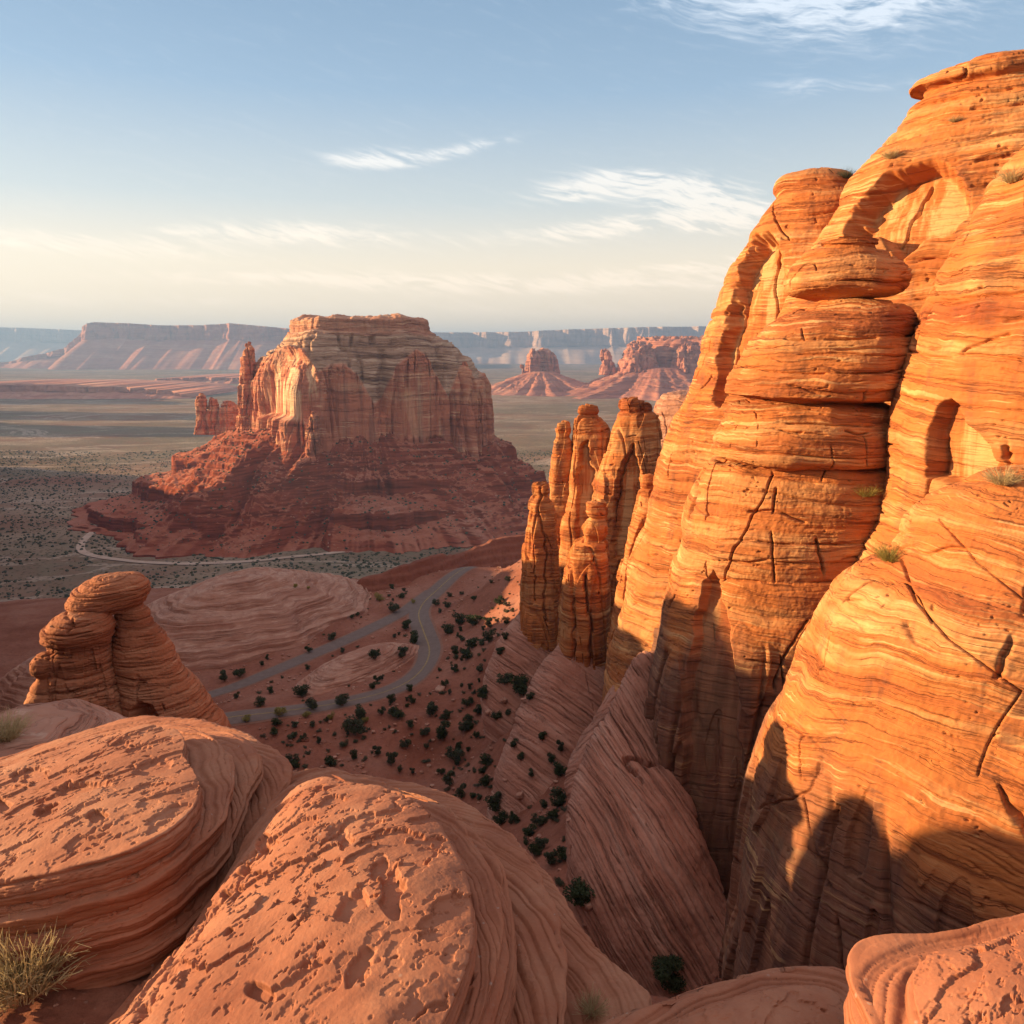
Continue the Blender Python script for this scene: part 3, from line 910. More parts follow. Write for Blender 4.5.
def cone_hill(cx, cy, base, topz, rt, rb, seed, spur=.25, nt=500, nz=160, name='talus', mat=None, parent=None, rfun=None, tfun=None, ledge=0.0, prof=1.25, lw=14.0, rib=.16, ribf=9):
    """apron of debris: from a ring at the top to the plain, with spurs, gullies and ledges"""
    nt, nz = int(nt * Q), int(nz * Q)
    th = np.linspace(-math.pi, math.pi, nt, endpoint=False)
    t = np.linspace(0, 1, nz)
    c, s = np.cos(th), np.sin(th)
    ring = np.stack([c * 2.2, s * 2.2, 0 * c], -1)
    sp = fbm(ring, 0.55, 4, 0.55, off=seed)
    Rb = rb * (1 + spur * sp) if rfun is None else rfun(th) * (1 + spur * .5 * sp)
    Rt = rt if tfun is None else tfun(th)
    rr = Rt * np.ones_like(th) * (1 - t[:, None]) + Rb * t[:, None]
    hh = (1 - t[:, None]) ** prof * np.ones_like(th)
    P = np.stack([cx + rr * c, cy + rr * s, base + (topz - base) * hh], -1)
    H = topz - base
    # radial ridges
    aa_ = th[None] + .35 * fbm(P, H * 1.2, 3, off=seed + 12)
    g = fbm(np.stack([np.cos(aa_) * ribf, np.sin(aa_) * ribf, .8 * t[:, None] + 0 * aa_], -1), 1.0, 4, 0.5, off=seed + 2)
    P[..., 2] += H * rib * g * np.sin(np.pi * np.clip(t, 0, 1))[:, None]
    P[..., 2] += H * .03 * fbm(P, H * .12, 4, 0.6, off=seed + 3) * np.sin(np.pi * t)[:, None]
    if ledge:
        z = P[..., 2] + .10 * lw * 6 * fbm(P, lw * 14, 2, off=seed + 5)
        k = z / lw
        fl = np.floor(k)
        u = k - fl
        st = (fl + .4 * u + .6 * sm(u, 0.84, 0.93)) * lw
        gate = ledge * sm(fbm(P, lw * 9, 2, off=seed + 6), -.25, .35) * (1 - sm(t, .86, .97))[:, None]
        P[..., 2] += (st - z) * gate
        z = P[..., 2] + .3 * lw * fbm(P, lw * 10, 2, off=seed + 8)
        k = z / (lw * .23)
        P[..., 2] += lw * .23 * (sm(k - np.floor(k), .55, .95) - (k - np.floor(k))) * .6 * sm(fbm(P, lw * 3, 2, off=seed + 9), -.1, .4)
    P[-1, :, 2] = base - 3
    cen = np.array([cx, cy, topz])
    cap = cen + (P[0] - cen) * np.linspace(0.01, .9, 4)[:, None, None]
    P = np.concatenate([cap, P])
    o = grid_mesh(name, P, True, mat, None, parent)
    if o.data.polygons[len(th) * (nz // 2)].normal.z < 0:
        o.data.flip_normals()
    return o

def far_butte(rows_list, hill, label, flu=13):
    c = hill
    e = empty('butte', (c[0], c[1], PLAIN))
    tag(e, label, 'butte')
    for i, rows in enumerate(rows_list):
        rock('tower' if len(rows_list) > 1 else 'cliff', rows, MAT['far'], sand_disp(big=flu * .5, bigs=flu * 5, thick=flu * 4, ta=flu * .12, thin=flu, na=flu * .04, fine=flu * .05, flute=flu * .9, fs=flu * 1.6, seed=20 + i + int(c[0]) % 7),
             120, 60, 2.4, e)
    cone_hill(c[0], c[1], PLAIN, c[2], c[3], c[4], 31 + int(c[0]) % 9, spur=.22, nt=320, nz=70, mat=MAT['far'], parent=e, prof=1.3, rib=.07, ribf=7)
    return e

b1 = at(541, 372, 4900)
far_butte([[(350, 532, 536, 4900, 1), (353, 530, 539, 4900, 1), (362, 528, 541, 4900, 1), (378, 527, 543, 4900, 1)],
           [(349.5, 542, 546, 4920, 1), (353, 539, 550, 4920, 1), (362, 538, 552, 4920, 1), (378, 537, 553, 4920, 1)],
           [(354, 551, 554, 4910, 1), (358, 549, 556, 4910, 1), (366, 548, 557, 4910, 1), (378, 546, 558, 4910, 1)],
           [(365, 522.5, 524.5, 4880, 1), (368, 522, 525, 4880, 1), (378, 521, 526, 4880, 1)]],
          (b1[0], b1[1], b1[2] + 4, 75, 420), 'small dark red butte with three towers standing alone in the distance')
b2 = at(660, 366, 4700)
e2 = far_butte([[(349, 605, 608, 4700, 1), (353, 603, 611, 4700, 1), (362, 602, 614, 4700, 1), (375, 601, 617, 4700, 1)],
                [(343, 633, 640, 4650, 1.2), (347, 628, 650, 4650, 1.2), (355, 624, 655, 4650, 1.2), (374, 619, 660, 4650, 1.2)],
                [(339, 640, 720, 4950, 1), (341, 637, 740, 4950, 1), (350, 632, 745, 4950, 1), (376, 628, 750, 4950, 1)],
                [(345, 683, 690, 4560, 1), (350, 678, 697, 4560, 1), (374, 672, 705, 4560, 1)]],
               (b2[0], b2[1], b2[2] - 6, 190, 620), 'distant red mesa with a pointed left tower, right of the lone butte')

# ------------------------------------------------------------------ the big butte
def build_butte():
    D0 = 1220
    cx, cy = at(362, 440, D0)[:2]
    e = empty('butte', (cx, cy, PLAIN))
    tag(e, 'big red sandstone butte with flat ledgy top and lit left face in the valley', 'butte')
    # plan of the cliff, metres from the centre (front corner towards the left of the view)
    plan = [(-62, -140), (-38, -130), (0, -100), (45, -92), (90, -70), (150, -60), (185, -30), (190, 20), (170, 90), (90, 140), (-20, 150), (-120, 130),
            (-175, 100), (-186, 60), (-172, 15), (-146, -20), (-118, -55), (-96, -95), (-78, -130)]
    pl = smooth_poly(plan, 2)
    nt, nz = int(1300 * Q), int(420 * Q)
    th = thetas(nt, .72)
    pa = np.arctan2(pl[:, 1], pl[:, 0])
    pr = np.hypot(pl[:, 0], pl[:, 1])
    o_ = np.argsort(pa)
    rad = np.interp(th, pa[o_], pr[o_], period=2 * math.pi)
    # profile: z, radius factor, roundness (towards an ellipse)
    ztop = at(350, 319, D0)[2]
    def zz(py): return at(362, py, D0 - 60)[2]
    prof = [(ztop + 2, 0.0, 1), (ztop + 1, .30, 1), (ztop, .56, .8), (ztop - 3, .60, .8), (zz(331), .61, .8), (zz(334), .66, .7), (zz(342), .73, .5), (zz(354), .82, .35), (zz(366), .90, .2), (zz(380), .95, .1), (zz(390), .97, 0), (zz(420), .985, 0), (zz(450), 1.0, 0), (zz(480), 1.02, 0)]
    prof = np.array(prof)
    s = np.concatenate([[0], np.cumsum(np.hypot(np.diff(prof[:, 0]), np.diff(prof[:, 1]) * 150))])
    si = np.concatenate([np.linspace(0, s[2], 20, endpoint=False), np.linspace(s[2], s[-1], nz)])
    z = np.interp(si, s, prof[:, 0])
    k = np.interp(si, s, prof[:, 1])
    rn = np.interp(si, s, prof[:, 2])
    ell = 1 / np.sqrt((np.cos(th) / 165) ** 2 + (np.sin(th) / 125) ** 2)
    c, sn = np.cos(th), np.sin(th)
    # cliffs rise higher at buttresses: shoulder line varies round the butte
    ringp = np.stack([c * 3, sn * 3, 0 * c], -1)
    butt = np.abs(fbm(ringp, 1.0, 2, .5, off=4.4))
    rr = (rad[None] * (1 - rn[:, None]) + ell[None] * rn[:, None]) * k[:, None]
    P = np.stack([cx + rr * c, cy + rr * sn, z[:, None] + 0 * rr], -1)
    n = -normals(P, True)
    qx, qy = proj(P)
    arch = np.array([(238, 362), (250, 360), (262, 350), (285, 346), (305, 352), (318, 372), (330, 366), (345, 366), (358, 376), (374, 404), (384, 398), (396, 366), (415, 352), (425, 355), (437, 375), (448, 398), (460, 366), (470, 380), (492, 395)], float)
    vis = sm(-(P[..., 1] - cy) / 150, -.3, .3)
    zarch = at(362, 0, D0 - 60)[2] * 0 + (512 - np.interp(qx, arch[:, 0], arch[:, 1]))
    zarch = (zarch / F * CP - SP) / (CP + zarch / F * SP) * P[..., 1]
    zshould = zz(372) * (1 - vis) + zarch * vis
    cl = 1 - sm(P[..., 2], zshould - 3, zshould + 4)               # 1 on the cliffs
    capm = sm(P[..., 2], zz(336) - 1, zz(333) + 2)
    # cliffs: deep joints and rounded buttresses
    jn = np.abs(fbm(P, (26, 26, 600), 3, .55, off=7))
    jn2 = np.abs(fbm(P, (9, 9, 150), 3, .6, off=8))
    bt = fbm(P, (48, 48, 500), 3, .5, off=9)
    d = cl * (12 * bt + 9 * np.minimum(jn, .15) / .15 - 5 + 2.4 * np.minimum(jn2, .12) / .12)
    d += cl * 2.2 * fbm(P, (12, 12, 60), 4, .6, off=3)
    zw = P[..., 2] + 2.0 * fbm(P, 60, 2)
    slope = (1 - cl) * (1 - capm)
    # gullies that cut the ledgy shoulder
    gul = np.abs(fbm(P, (42, 42, 300), 3, .5, off=11))
    d += slope * (-7 * np.exp(-(gul / .14) ** 2) + 10 * bt + 5.0 * (bed(zw, 7, 5) - .6) + 1.8 * (bed(zw, 2.2, 6) - .6))
    d += capm * (3.0 * fbm(P, (14, 14, 60), 3, off=12) + 2.5 * (bed(zw, 5, 8) - .6) + 5 * bt)
    d += 0.5 * fbm(P, 4, 3, .6)
    px, py = proj(P)
    toward = -(n * (P / np.linalg.norm(P, axis=-1, keepdims=True))).sum(-1)
    front = sm(toward, -.1, .1)
    fresh = np.zeros(P.shape[:2])
    for poly, dep, w, fr in (([(262, 418), (268, 372), (280, 352), (300, 348), (316, 362), (324, 395), (322, 430), (300, 425)], 7, 8, 1.0),
                             ([(395, 440), (400, 390), (412, 366), (424, 360), (438, 385), (446, 440)], -6, 6, .35),
                             ([(328, 455), (334, 385), (350, 372), (372, 385), (384, 450)], -7, 8, .1),
                             ([(378, 418), (374, 378), (384, 350), (393, 378), (390, 418)], 16, 8, .0)):
        sd = in_poly(px, py, poly)
        m = sm(sd, 0, w) * front
        d = d * (1 - .75 * m) - dep * m
        fresh = np.maximum(fresh, m * fr)
    P = P + n * d[..., None]
    top_rows = P[..., 2] > ztop - 4
    P[..., 2] += top_rows * (1.5 * fbm(P, (25, 25, 25), 3))
    # split into the red cliffs and the ledgy cap, one mesh each
    k_split = int(np.argmax(z < zz(333)))
    gray = (1 - cl) * (1 - .6 * capm)
    a1 = {'fresh': fresh[:k_split + 1], 'gray': gray[:k_split + 1]}
    a2 = {'fresh': fresh[k_split:], 'gray': gray[k_split:]}
    grid_mesh('caprock', P[:k_split + 1], True, MAT['butte'], a1, e, flip=True)
    grid_mesh('cliff', P[k_split:], True, MAT['butte'], a2, e, flip=True)
    # debris apron
    def Rb(th):
        A = np.array([-180, -165, -150, -138, -125, -110, -95, -80, -60, -40, -20, 0, 30, 90, 150, 180]) * math.pi / 180
        V = np.array([460, 420, 330, 345, 335, 270, 240, 245, 270, 300, 330, 345, 330, 330, 420, 460])
        return np.interp(th, A, V)
    def Rt(th):
        return np.interp(th, pa[o_], pr[o_], period=2 * math.pi) * .8
    cone_hill(cx, cy, PLAIN, zz(418), 100, 300, 51, spur=.20, nt=1300, nz=420, mat=MAT['talus'], parent=e, rfun=Rb, tfun=Rt, ledge=.95, prof=1.1, lw=40.0, rib=.20, ribf=3)
    # detached finger on the left
    rock('pinnacle', [(344, 246, 250, 1225, 1), (348, 244, 253, 1225, 1), (360, 243, 255, 1225, 1), (385, 241, 257, 1225, 1), (410, 240, 262, 1225, 1), (430, 238, 264, 1225, 1)], MAT['butte'],
         sand_disp(big=1.5, bigs=25, thick=14, ta=2, thin=4, na=1, fine=.5, flute=2.5, fs=6, seed=61), 200, 260, 2.2, e)
    rock('pinnacle', [(362, 462, 466, 1190, 1), (368, 461, 469, 1190, 1), (400, 459, 472, 1190, 1), (440, 458, 474, 1190, 1)], MAT['butte'],
         sand_disp(big=1.5, bigs=25, thick=14, ta=2, thin=4, na=1, fine=.5, flute=2.5, fs=6, seed=62), 160, 160, 2.2, e)
    rock('pinnacle', [(384, 479, 481, 1190, 1), (388, 476, 483, 1190, 1), (410, 474, 485, 1190, 1), (445, 472, 487, 1190, 1)], MAT['butte'],
         sand_disp(big=1.5, bigs=25, thick=14, ta=2, thin=4, na=1, fine=.5, flute=2.5, fs=6, seed=63), 160, 160, 2.2, e)
    rock('pinnacle', [(412, 311, 314, 1078, 1), (416, 309, 317, 1078, 1), (440, 307, 320, 1078, 1), (470, 305, 324, 1078, 1)], MAT['butte'],
         sand_disp(big=1.5, bigs=25, thick=14, ta=2, thin=4, na=1, fine=.5, flute=2.5, fs=6, seed=64), 160, 160, 2.2, e)
    return e
BUTTE = build_butte()
for i, (rows, lab) in enumerate((
        ([(394, 199, 202, 1330, 1), (398, 197, 204, 1330, 1), (424, 196, 208, 1330, 1), (434, 195, 210, 1330, 1)], 'tallest of the red rock fins on the ridge left of the big butte'),
        ([(397, 210, 213, 1335, 1), (401, 209, 216, 1335, 1), (424, 206, 220, 1335, 1), (434, 205, 222, 1335, 1)], 'middle red rock fin on the ridge left of the big butte'),
        ([(402, 224, 230, 1340, 1), (406, 220, 236, 1340, 1), (424, 216, 240, 1340, 1), (434, 214, 242, 1340, 1)], 'low broad red rock fin nearest the big butte on its left ridge'))):
    rock('rock_fin', rows, MAT['butte'], sand_disp(big=1.5, bigs=25, thick=10, ta=2, thin=3, na=1, fine=.5, flute=2, fs=6, seed=70 + i), 120, 120, 2.2, None, lab, 'rock fin', 'red rock fins beside the big butte')

# ------------------------------------------------------------------ the orange cliff on the right
CLG = 'domes of the orange cliff on the right'
rock('sandstone_dome', [(64, 975, 1035, 105, .8), (66, 950, 1060, 105, .7), (72, 922, 1090, 105, .6), (82, 914, 1095, 105, .6), (88, 930, 1095, 105, .6), (95, 916, 1105, 105, .6), (112, 908, 1120, 105, .6), (150, 880, 1150, 105, .6), (195, 850, 1180, 105, .6),
                        (240, 822, 1205, 105, .6), (300, 792, 1235, 106, .55), (400, 745, 1260, 108, .5), (520, 710, 1280, 110, .5), (700, 690, 1300, 112, .5)],
     MAT['wall'], sand_disp(big=.9, bigs=14, thick=3.2, ta=1.0, thin=.7, na=.28, crack=1.2, cs=7, seed=1, pits=.35, pitsize=.5, fine=.05, warp=.8,
                            alcoves=[([(842, 238), (856, 205), (880, 180), (905, 165), (935, 158), (955, 165), (968, 185), (972, 212), (955, 232), (925, 240), (900, 262), (880, 240)], 3.4, 5, 1.0),
                                     ],
                            cracks=[([(888, 250), (893, 235), (905, 205), (925, 175)], 1.2, 2.2)]),
     1000, 800, 2.2, None, 'tallest orange dome of the right cliff, flat thin-bedded cap and lit alcove under it', 'rock dome', CLG)

rock('sandstone_dome', [(170, 800, 828, 126, .9), (173, 790, 843, 126, .9), (180, 778, 850, 126, .9), (190, 774, 860, 126, .9), (197, 778, 870, 126, .9), (205, 770, 880, 126, .9), (230, 756, 900, 126, .8), (262, 738, 930, 126, .8), (300, 717, 950, 126, .8),
                        (340, 705, 960, 126, .75), (380, 690, 960, 125, .7), (420, 676, 960, 124, .7), (470, 660, 960, 123, .65), (530, 642, 960, 122, .6), (600, 625, 960, 120, .6), (700, 600, 960, 118, .6), (800, 590, 960, 118, .6)],
     MAT['wall'], sand_disp(big=.9, bigs=13, thick=3, ta=.7, thin=.7, na=.25, crack=1.0, cs=6, seed=2, pits=.3, pitsize=.5, fine=.045, warp=.8,
                            alcoves=[([(712, 400), (716, 350), (728, 300), (742, 262), (758, 236), (772, 234), (785, 258), (793, 300), (790, 330), (760, 350), (735, 385), (722, 410)], 2.6, 5, .9),
                                     ],
                            cracks=[([(775, 238), (768, 280), (770, 320)], 1.2, 1.8), ([(735, 300), (727, 345), (722, 390)], 1.0, 1.8)]),
     900, 900, 2.1, None, 'orange dome with small round cap and tall arched alcove, left end of the skyline cliff', 'rock dome', CLG)

rock('sandstone_dome', [(128, 1060, 1110, 72, .9), (134, 1040, 1130, 72, .9), (150, 1020, 1150, 72, .9), (172, 1003, 1170, 72, .9), (195, 990, 1185, 72, .9), (240, 963, 1210, 72, .9), (270, 948, 1225, 72, .9), (300, 938, 1235, 72, .9), (340, 924, 1240, 72, .9),
                        (380, 913, 1250, 72, .9), (440, 906, 1255, 72, .9), (500, 896, 1260, 72, .85), (560, 872, 1270, 71, .8), (640, 840, 1280, 70, .8), (760, 820, 1300, 70, .8)],
     MAT['wall'], sand_disp(big=.7, bigs=11, thick=2.6, ta=.5, thin=.6, na=.22, crack=.9, cs=6, seed=3, pits=.3, pitsize=.4, fine=.035, warp=.8,
                            alcoves=[([(928, 478), (930, 430), (937, 403), (950, 398), (972, 425), (992, 445), (996, 480), (960, 488)], 1.6, 4, .9)],
                            cracks=[([(960, 350), (985, 338), (1010, 335)], .6, 1.8), ([(926, 510), (932, 480), (935, 440)], .9, 2.2), ([(940, 240), (952, 220), (962, 200)], .6, 1.6)]),
     900, 900, 2.1, None, 'orange dome with a pale shadowed niche, behind the near dome at the right edge', 'rock dome', CLG)

# the stacked column: three boulders on the wall
col = empty('hoodoo', at(850, 460, 88))
tag(col, 'stack of three rounded orange boulders with a mushroom cap against the cliff', 'hoodoo')
def cdisp(seed, **k):
    a = dict(big=.5, bigs=9, thick=2.2, ta=.6, thin=.5, na=.22, crack=.5, cs=5, seed=seed, pits=.25, pitsize=.4, fine=.035, warp=.5)
    a.update(k)
    return sand_disp(**a)
rock('cap', [(236, 845, 862, 84, .9), (238, 832, 872, 84, .9), (243, 822, 880, 84, .9), (246, 826, 878, 84, .9), (249, 812, 884, 84, .9), (258, 802, 893, 84, .9), (270, 792, 903, 84, .9), (282, 787, 905, 84, .9), (292, 790, 898, 84, .9), (296, 802, 884, 84, .9), (299, 818, 866, 84, .85), (306, 824, 860, 84, .8)],
     MAT['wall'], cdisp(11), 600, 320, 2.2, col)
rock('boulder', [(302, 822, 866, 84, .8), (304, 812, 888, 84, .85), (308, 794, 904, 84, .88), (318, 776, 911, 84, .9), (336, 757, 912, 84, .9), (360, 742, 910, 84, .9), (382, 730, 902, 84, .9), (394, 727, 893, 84, .9), (398, 742, 870, 84, .85), (402, 750, 860, 84, .8)],
     MAT['wall'], cdisp(12), 700, 360, 2.2, col)
rock('boulder', [(398, 752, 860, 84.5, .85), (401, 742, 878, 84.5, .88), (405, 731, 888, 84.5, .9), (425, 722, 891, 84.5, .9), (448, 715, 890, 84.5, .9), (457, 716, 882, 84.5, .88), (461, 730, 862, 84.5, .85), (464, 740, 850, 84.5, .8)],
     MAT['wall'], cdisp(13, crack=1.0, cs=3.5), 700, 260, 2.3, col)

def wall_extra(P, P0, n, attrs):
    return P
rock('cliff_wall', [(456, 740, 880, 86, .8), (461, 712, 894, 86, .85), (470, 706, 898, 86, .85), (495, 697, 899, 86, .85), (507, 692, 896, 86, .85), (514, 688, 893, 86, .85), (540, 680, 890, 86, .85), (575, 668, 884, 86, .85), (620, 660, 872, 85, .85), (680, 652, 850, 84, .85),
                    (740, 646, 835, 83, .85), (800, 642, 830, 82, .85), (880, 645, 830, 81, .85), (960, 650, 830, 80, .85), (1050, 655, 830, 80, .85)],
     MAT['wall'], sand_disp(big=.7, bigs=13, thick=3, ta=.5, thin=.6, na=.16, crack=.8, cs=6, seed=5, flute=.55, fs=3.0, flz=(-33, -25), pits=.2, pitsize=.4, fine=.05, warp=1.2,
                            alcoves=[([(676, 980), (684, 700), (692, 620), (700, 590), (712, 566), (724, 590), (735, 650), (742, 720), (745, 800), (740, 980)], 1.4, 4, .7),
                                     ([(1, 1), (2, 1), (2, 2)], .1, 6, .0)],
                            cracks=[([(770, 470), (762, 505), (748, 525), (735, 548), (722, 580)], .8, 1.6), ([(806, 620), (790, 650), (778, 672), (775, 690)], .8, 1.6),
                                    ([(702, 470), (698, 490), (688, 520)], .8, 2),
                                    ([(830, 460), (822, 480)], .5, 1.5)]),
     1100, 1100, 2.3, None, 'tall smooth orange cliff wall under the stacked boulders, its left part in shade', 'cliff', 'orange cliff on the right')

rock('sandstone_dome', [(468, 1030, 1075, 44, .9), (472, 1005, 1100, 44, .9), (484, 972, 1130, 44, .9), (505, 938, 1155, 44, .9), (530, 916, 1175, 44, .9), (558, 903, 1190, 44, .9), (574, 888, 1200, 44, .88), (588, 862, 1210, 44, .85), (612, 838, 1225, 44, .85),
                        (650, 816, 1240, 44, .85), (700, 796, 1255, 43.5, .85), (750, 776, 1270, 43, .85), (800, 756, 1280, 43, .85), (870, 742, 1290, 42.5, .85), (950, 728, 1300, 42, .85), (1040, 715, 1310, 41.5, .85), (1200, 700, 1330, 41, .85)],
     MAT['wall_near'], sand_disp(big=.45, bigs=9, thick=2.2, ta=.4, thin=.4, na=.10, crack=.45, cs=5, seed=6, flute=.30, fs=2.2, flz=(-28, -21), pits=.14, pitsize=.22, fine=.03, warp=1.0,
                                 cracks=[([(900, 560), (915, 600), (950, 640), (985, 665), (1020, 690)], .35, 2.2), ([(1022, 690), (1000, 720), (985, 745), (978, 775)], .3, 1.6),
                                         ([(940, 520), (975, 560), (1024, 600)], .25, 1.8), ([(822, 765), (812, 790), (780, 800), (765, 810)], .3, 1.6)]),
     1200, 1300, 2.1, None, 'huge near orange dome with sweeping pale bands at the lower right, shadows on its foot', 'rock dome', CLG)

# shaded slickrock at the foot of the wall
rock('slickrock_apron', [(655, 640, 655, 88, .7), (690, 620, 660, 86, .7), (740, 596, 668, 82, .75), (790, 576, 684, 78, .8), (840, 565, 702, 74, .85), (900, 568, 728, 71, .85), (960, 588, 752, 68, .85), (1030, 620, 785, 65, .85), (1120, 650, 830, 62, .85)],
     MAT['apron'], sand_disp(big=.7, bigs=12, thick=1.6, ta=.7, thin=.5, na=.12, crack=1.1, cs=5, seed=15, tilt=(1.9, .45), fine=.05, warp=1.4), 800, 800, 2.0, None,
     'pinkish cross-bedded slickrock apron at the shaded foot of the orange wall', 'slickrock', 'slickrock aprons under the cliff')
rock('slickrock_apron', [(575, 688, 700, 124, .6), (610, 662, 700, 122, .6), (650, 640, 690, 120, .6), (690, 612, 672, 118, .6), (730, 586, 650, 115, .7), (765, 570, 628, 112, .8), (790, 566, 615, 110, .8), (820, 572, 610, 109, .8)],
     MAT['apron_ramp'], sand_disp(big=.5, bigs=9, thick=1.5, ta=.35, thin=.4, na=.15, crack=.3, cs=5, seed=16, tilt=(-.9, .3), fine=.05, warp=1.0), 500, 500, 2.0, None,
     'rounded ramp of pink rock climbing from the gully to the orange wall', 'slickrock', 'slickrock aprons under the cliff')
rock('slickrock_apron', [(640, 560, 605, 150, .7), (670, 540, 615, 148, .7), (705, 522, 625, 145, .75), (745, 505, 635, 141, .8), (785, 492, 640, 137, .8), (830, 482, 640, 133, .8), (880, 478, 640, 130, .8)],
     MAT['apron_foot'], sand_disp(big=.7, bigs=12, thick=2.0, ta=.5, thin=.5, na=.2, crack=.4, cs=6, seed=17, tilt=(.8, .5), fine=.05, warp=1.2), 600, 450, 2.0, None,
     'striped pink rock slope below the front orange spire', 'slickrock', 'slickrock aprons under the cliff')
rock('slickrock_apron', [(600, 530, 552, 168, .8), (620, 512, 562, 167, .8), (645, 497, 572, 165, .8), (670, 487, 580, 163, .8), (700, 482, 590, 160, .8), (730, 484, 590, 158, .8)],
     MAT['apron_end'], sand_disp(big=.6, bigs=12, thick=2.0, ta=.5, thin=.5, na=.22, crack=.3, cs=6, seed=18, tilt=(.7, .3), fine=.05, warp=1.2), 500, 350, 2.0, None,
     'striped pink rock foot below the leftmost orange spire', 'slickrock', 'slickrock aprons under the cliff')

# spires
def spire(rows, seed, label, alc=(), crk=(), nt=420, nz=800, expo=2.7):
    rock('rock_spire', rows, MAT['wall'], sand_disp(big=.45, bigs=9, thick=3.4, ta=.32, thin=.7, na=.15, crack=1.0, cs=3, seed=seed, fine=.035, flute=.40, fs=3.4, warp=.6, alcoves=alc, cracks=crk),
         nt, nz, expo, None, label, 'rock spire', 'orange rock spires at the end of the cliff')
spire([(483, 538, 545, 166, 1), (485, 534, 549, 166, 1), (491, 534, 550, 166, 1), (495, 536, 548, 166, 1), (500, 532, 552, 166, 1), (520, 527, 556, 166, 1), (560, 524, 558, 166, 1), (600, 521, 558, 165, 1), (640, 519, 558, 164, 1), (680, 517, 558, 163, 1)], 21,
      'leftmost orange rock spire with a small knob head', crk=[([(538, 510), (545, 540), (546, 580), (545, 620)], 1.2, 1.8), ([(533, 545), (534, 600)], .8, 1.2)])
spire([(420, 558, 566, 182, 1), (422, 555, 570, 182, 1), (430, 553, 572, 182, 1), (436, 554, 570, 182, 1), (442, 552, 572, 182, 1), (470, 549, 574, 182, 1), (530, 548, 574, 180, 1), (620, 546, 574, 178, 1), (680, 544, 574, 178, 1)], 22,
      'thin orange rock spire second from the left, behind the knob-headed one')
spire([(404, 583, 593, 180, 1), (405.5, 578, 598, 180, 1), (411, 577, 600, 180, 1), (414, 580, 598, 180, 1), (418, 575, 602, 180, 1), (430, 573, 609, 180, 1), (445, 571, 611, 180, 1), (480, 566, 612, 180, 1), (530, 560, 612, 178, 1), (620, 556, 612, 176, 1), (700, 552, 612, 175, 1)], 23,
      'tall orange spire with flat cap and lit panel, third from the left', alc=[([(576, 560), (574, 480), (580, 445), (588, 440), (596, 470), (594, 530), (588, 570)], 1.5, 4, .9)], nt=480)
spire([(401, 628, 642, 172, 1), (402, 623, 648, 172, 1), (408, 621, 651, 172, 1), (411, 624, 650, 172, 1), (415, 618, 655, 172, 1), (428, 613, 658, 172, 1), (450, 606, 659, 172, 1), (490, 597, 660, 172, 1), (540, 592, 662, 170, 1), (640, 588, 664, 166, 1), (720, 584, 664, 164, 1)], 24,
      'broadest orange spire with a round banded head and arched niche', alc=[([(612, 560), (614, 490), (622, 455), (632, 442), (640, 460), (642, 500), (634, 560)], 1.7, 4, .9)], crk=[([(634, 445), (624, 470), (617, 500), (614, 530)], 1.5, 1.8)], nt=560)
spire([(501, 592, 598, 150, 1), (502.5, 587, 603, 150, 1), (508, 585, 605, 150, 1), (514, 586, 605, 150, 1), (517, 590, 604, 150, 1), (522, 585, 606, 150, 1), (532, 581, 606, 150, 1), (537, 583, 604, 150, 1), (543, 573, 607, 150, 1), (556, 567, 608, 150, 1), (585, 563, 610, 150, 1), (640, 560, 610, 150, 1), (690, 557, 610, 150, 1), (740, 555, 610, 150, 1)], 25,
      'front orange spire with a two-lobed pinnacle head, nearest the gully', crk=[([(584, 575), (588, 600), (590, 640), (592, 690)], 1.8, 2.4), ([(574, 600), (574, 660)], 1.0, 1.3)], nt=480)
spire([(474, 645, 650, 142, 1), (476, 642, 653, 142, 1), (484, 642, 655, 142, 1), (488, 644, 654, 142, 1), (492, 640, 660, 142, 1), (510, 634, 672, 142, 1), (545, 626, 684, 141, .9), (600, 616, 694, 140, .8), (660, 608, 700, 138, .8), (740, 600, 700, 136, .8)], 26,
      'orange buttress with a tiny knob top between the broadest spire and the wall', nt=560)
rock('sandstone_dome', [(391, 680, 700, 205, .8), (393, 668, 715, 205, .8), (400, 660, 730, 205, .8), (410, 656, 740, 205, .8), (420, 655, 745, 205, .8), (460, 650, 750, 203, .8), (520, 645, 760, 200, .8), (600, 640, 760, 200, .8)], MAT['swirl'],
     sand_disp(big=.9, bigs=12, thick=2.5, ta=.9, thin=.8, na=.3, crack=.8, cs=5, seed=27, fine=.1), 400, 400, 2.2, None,
     'pale rounded rock hump between the broadest spire and the main cliff', 'rock dome', CLG)

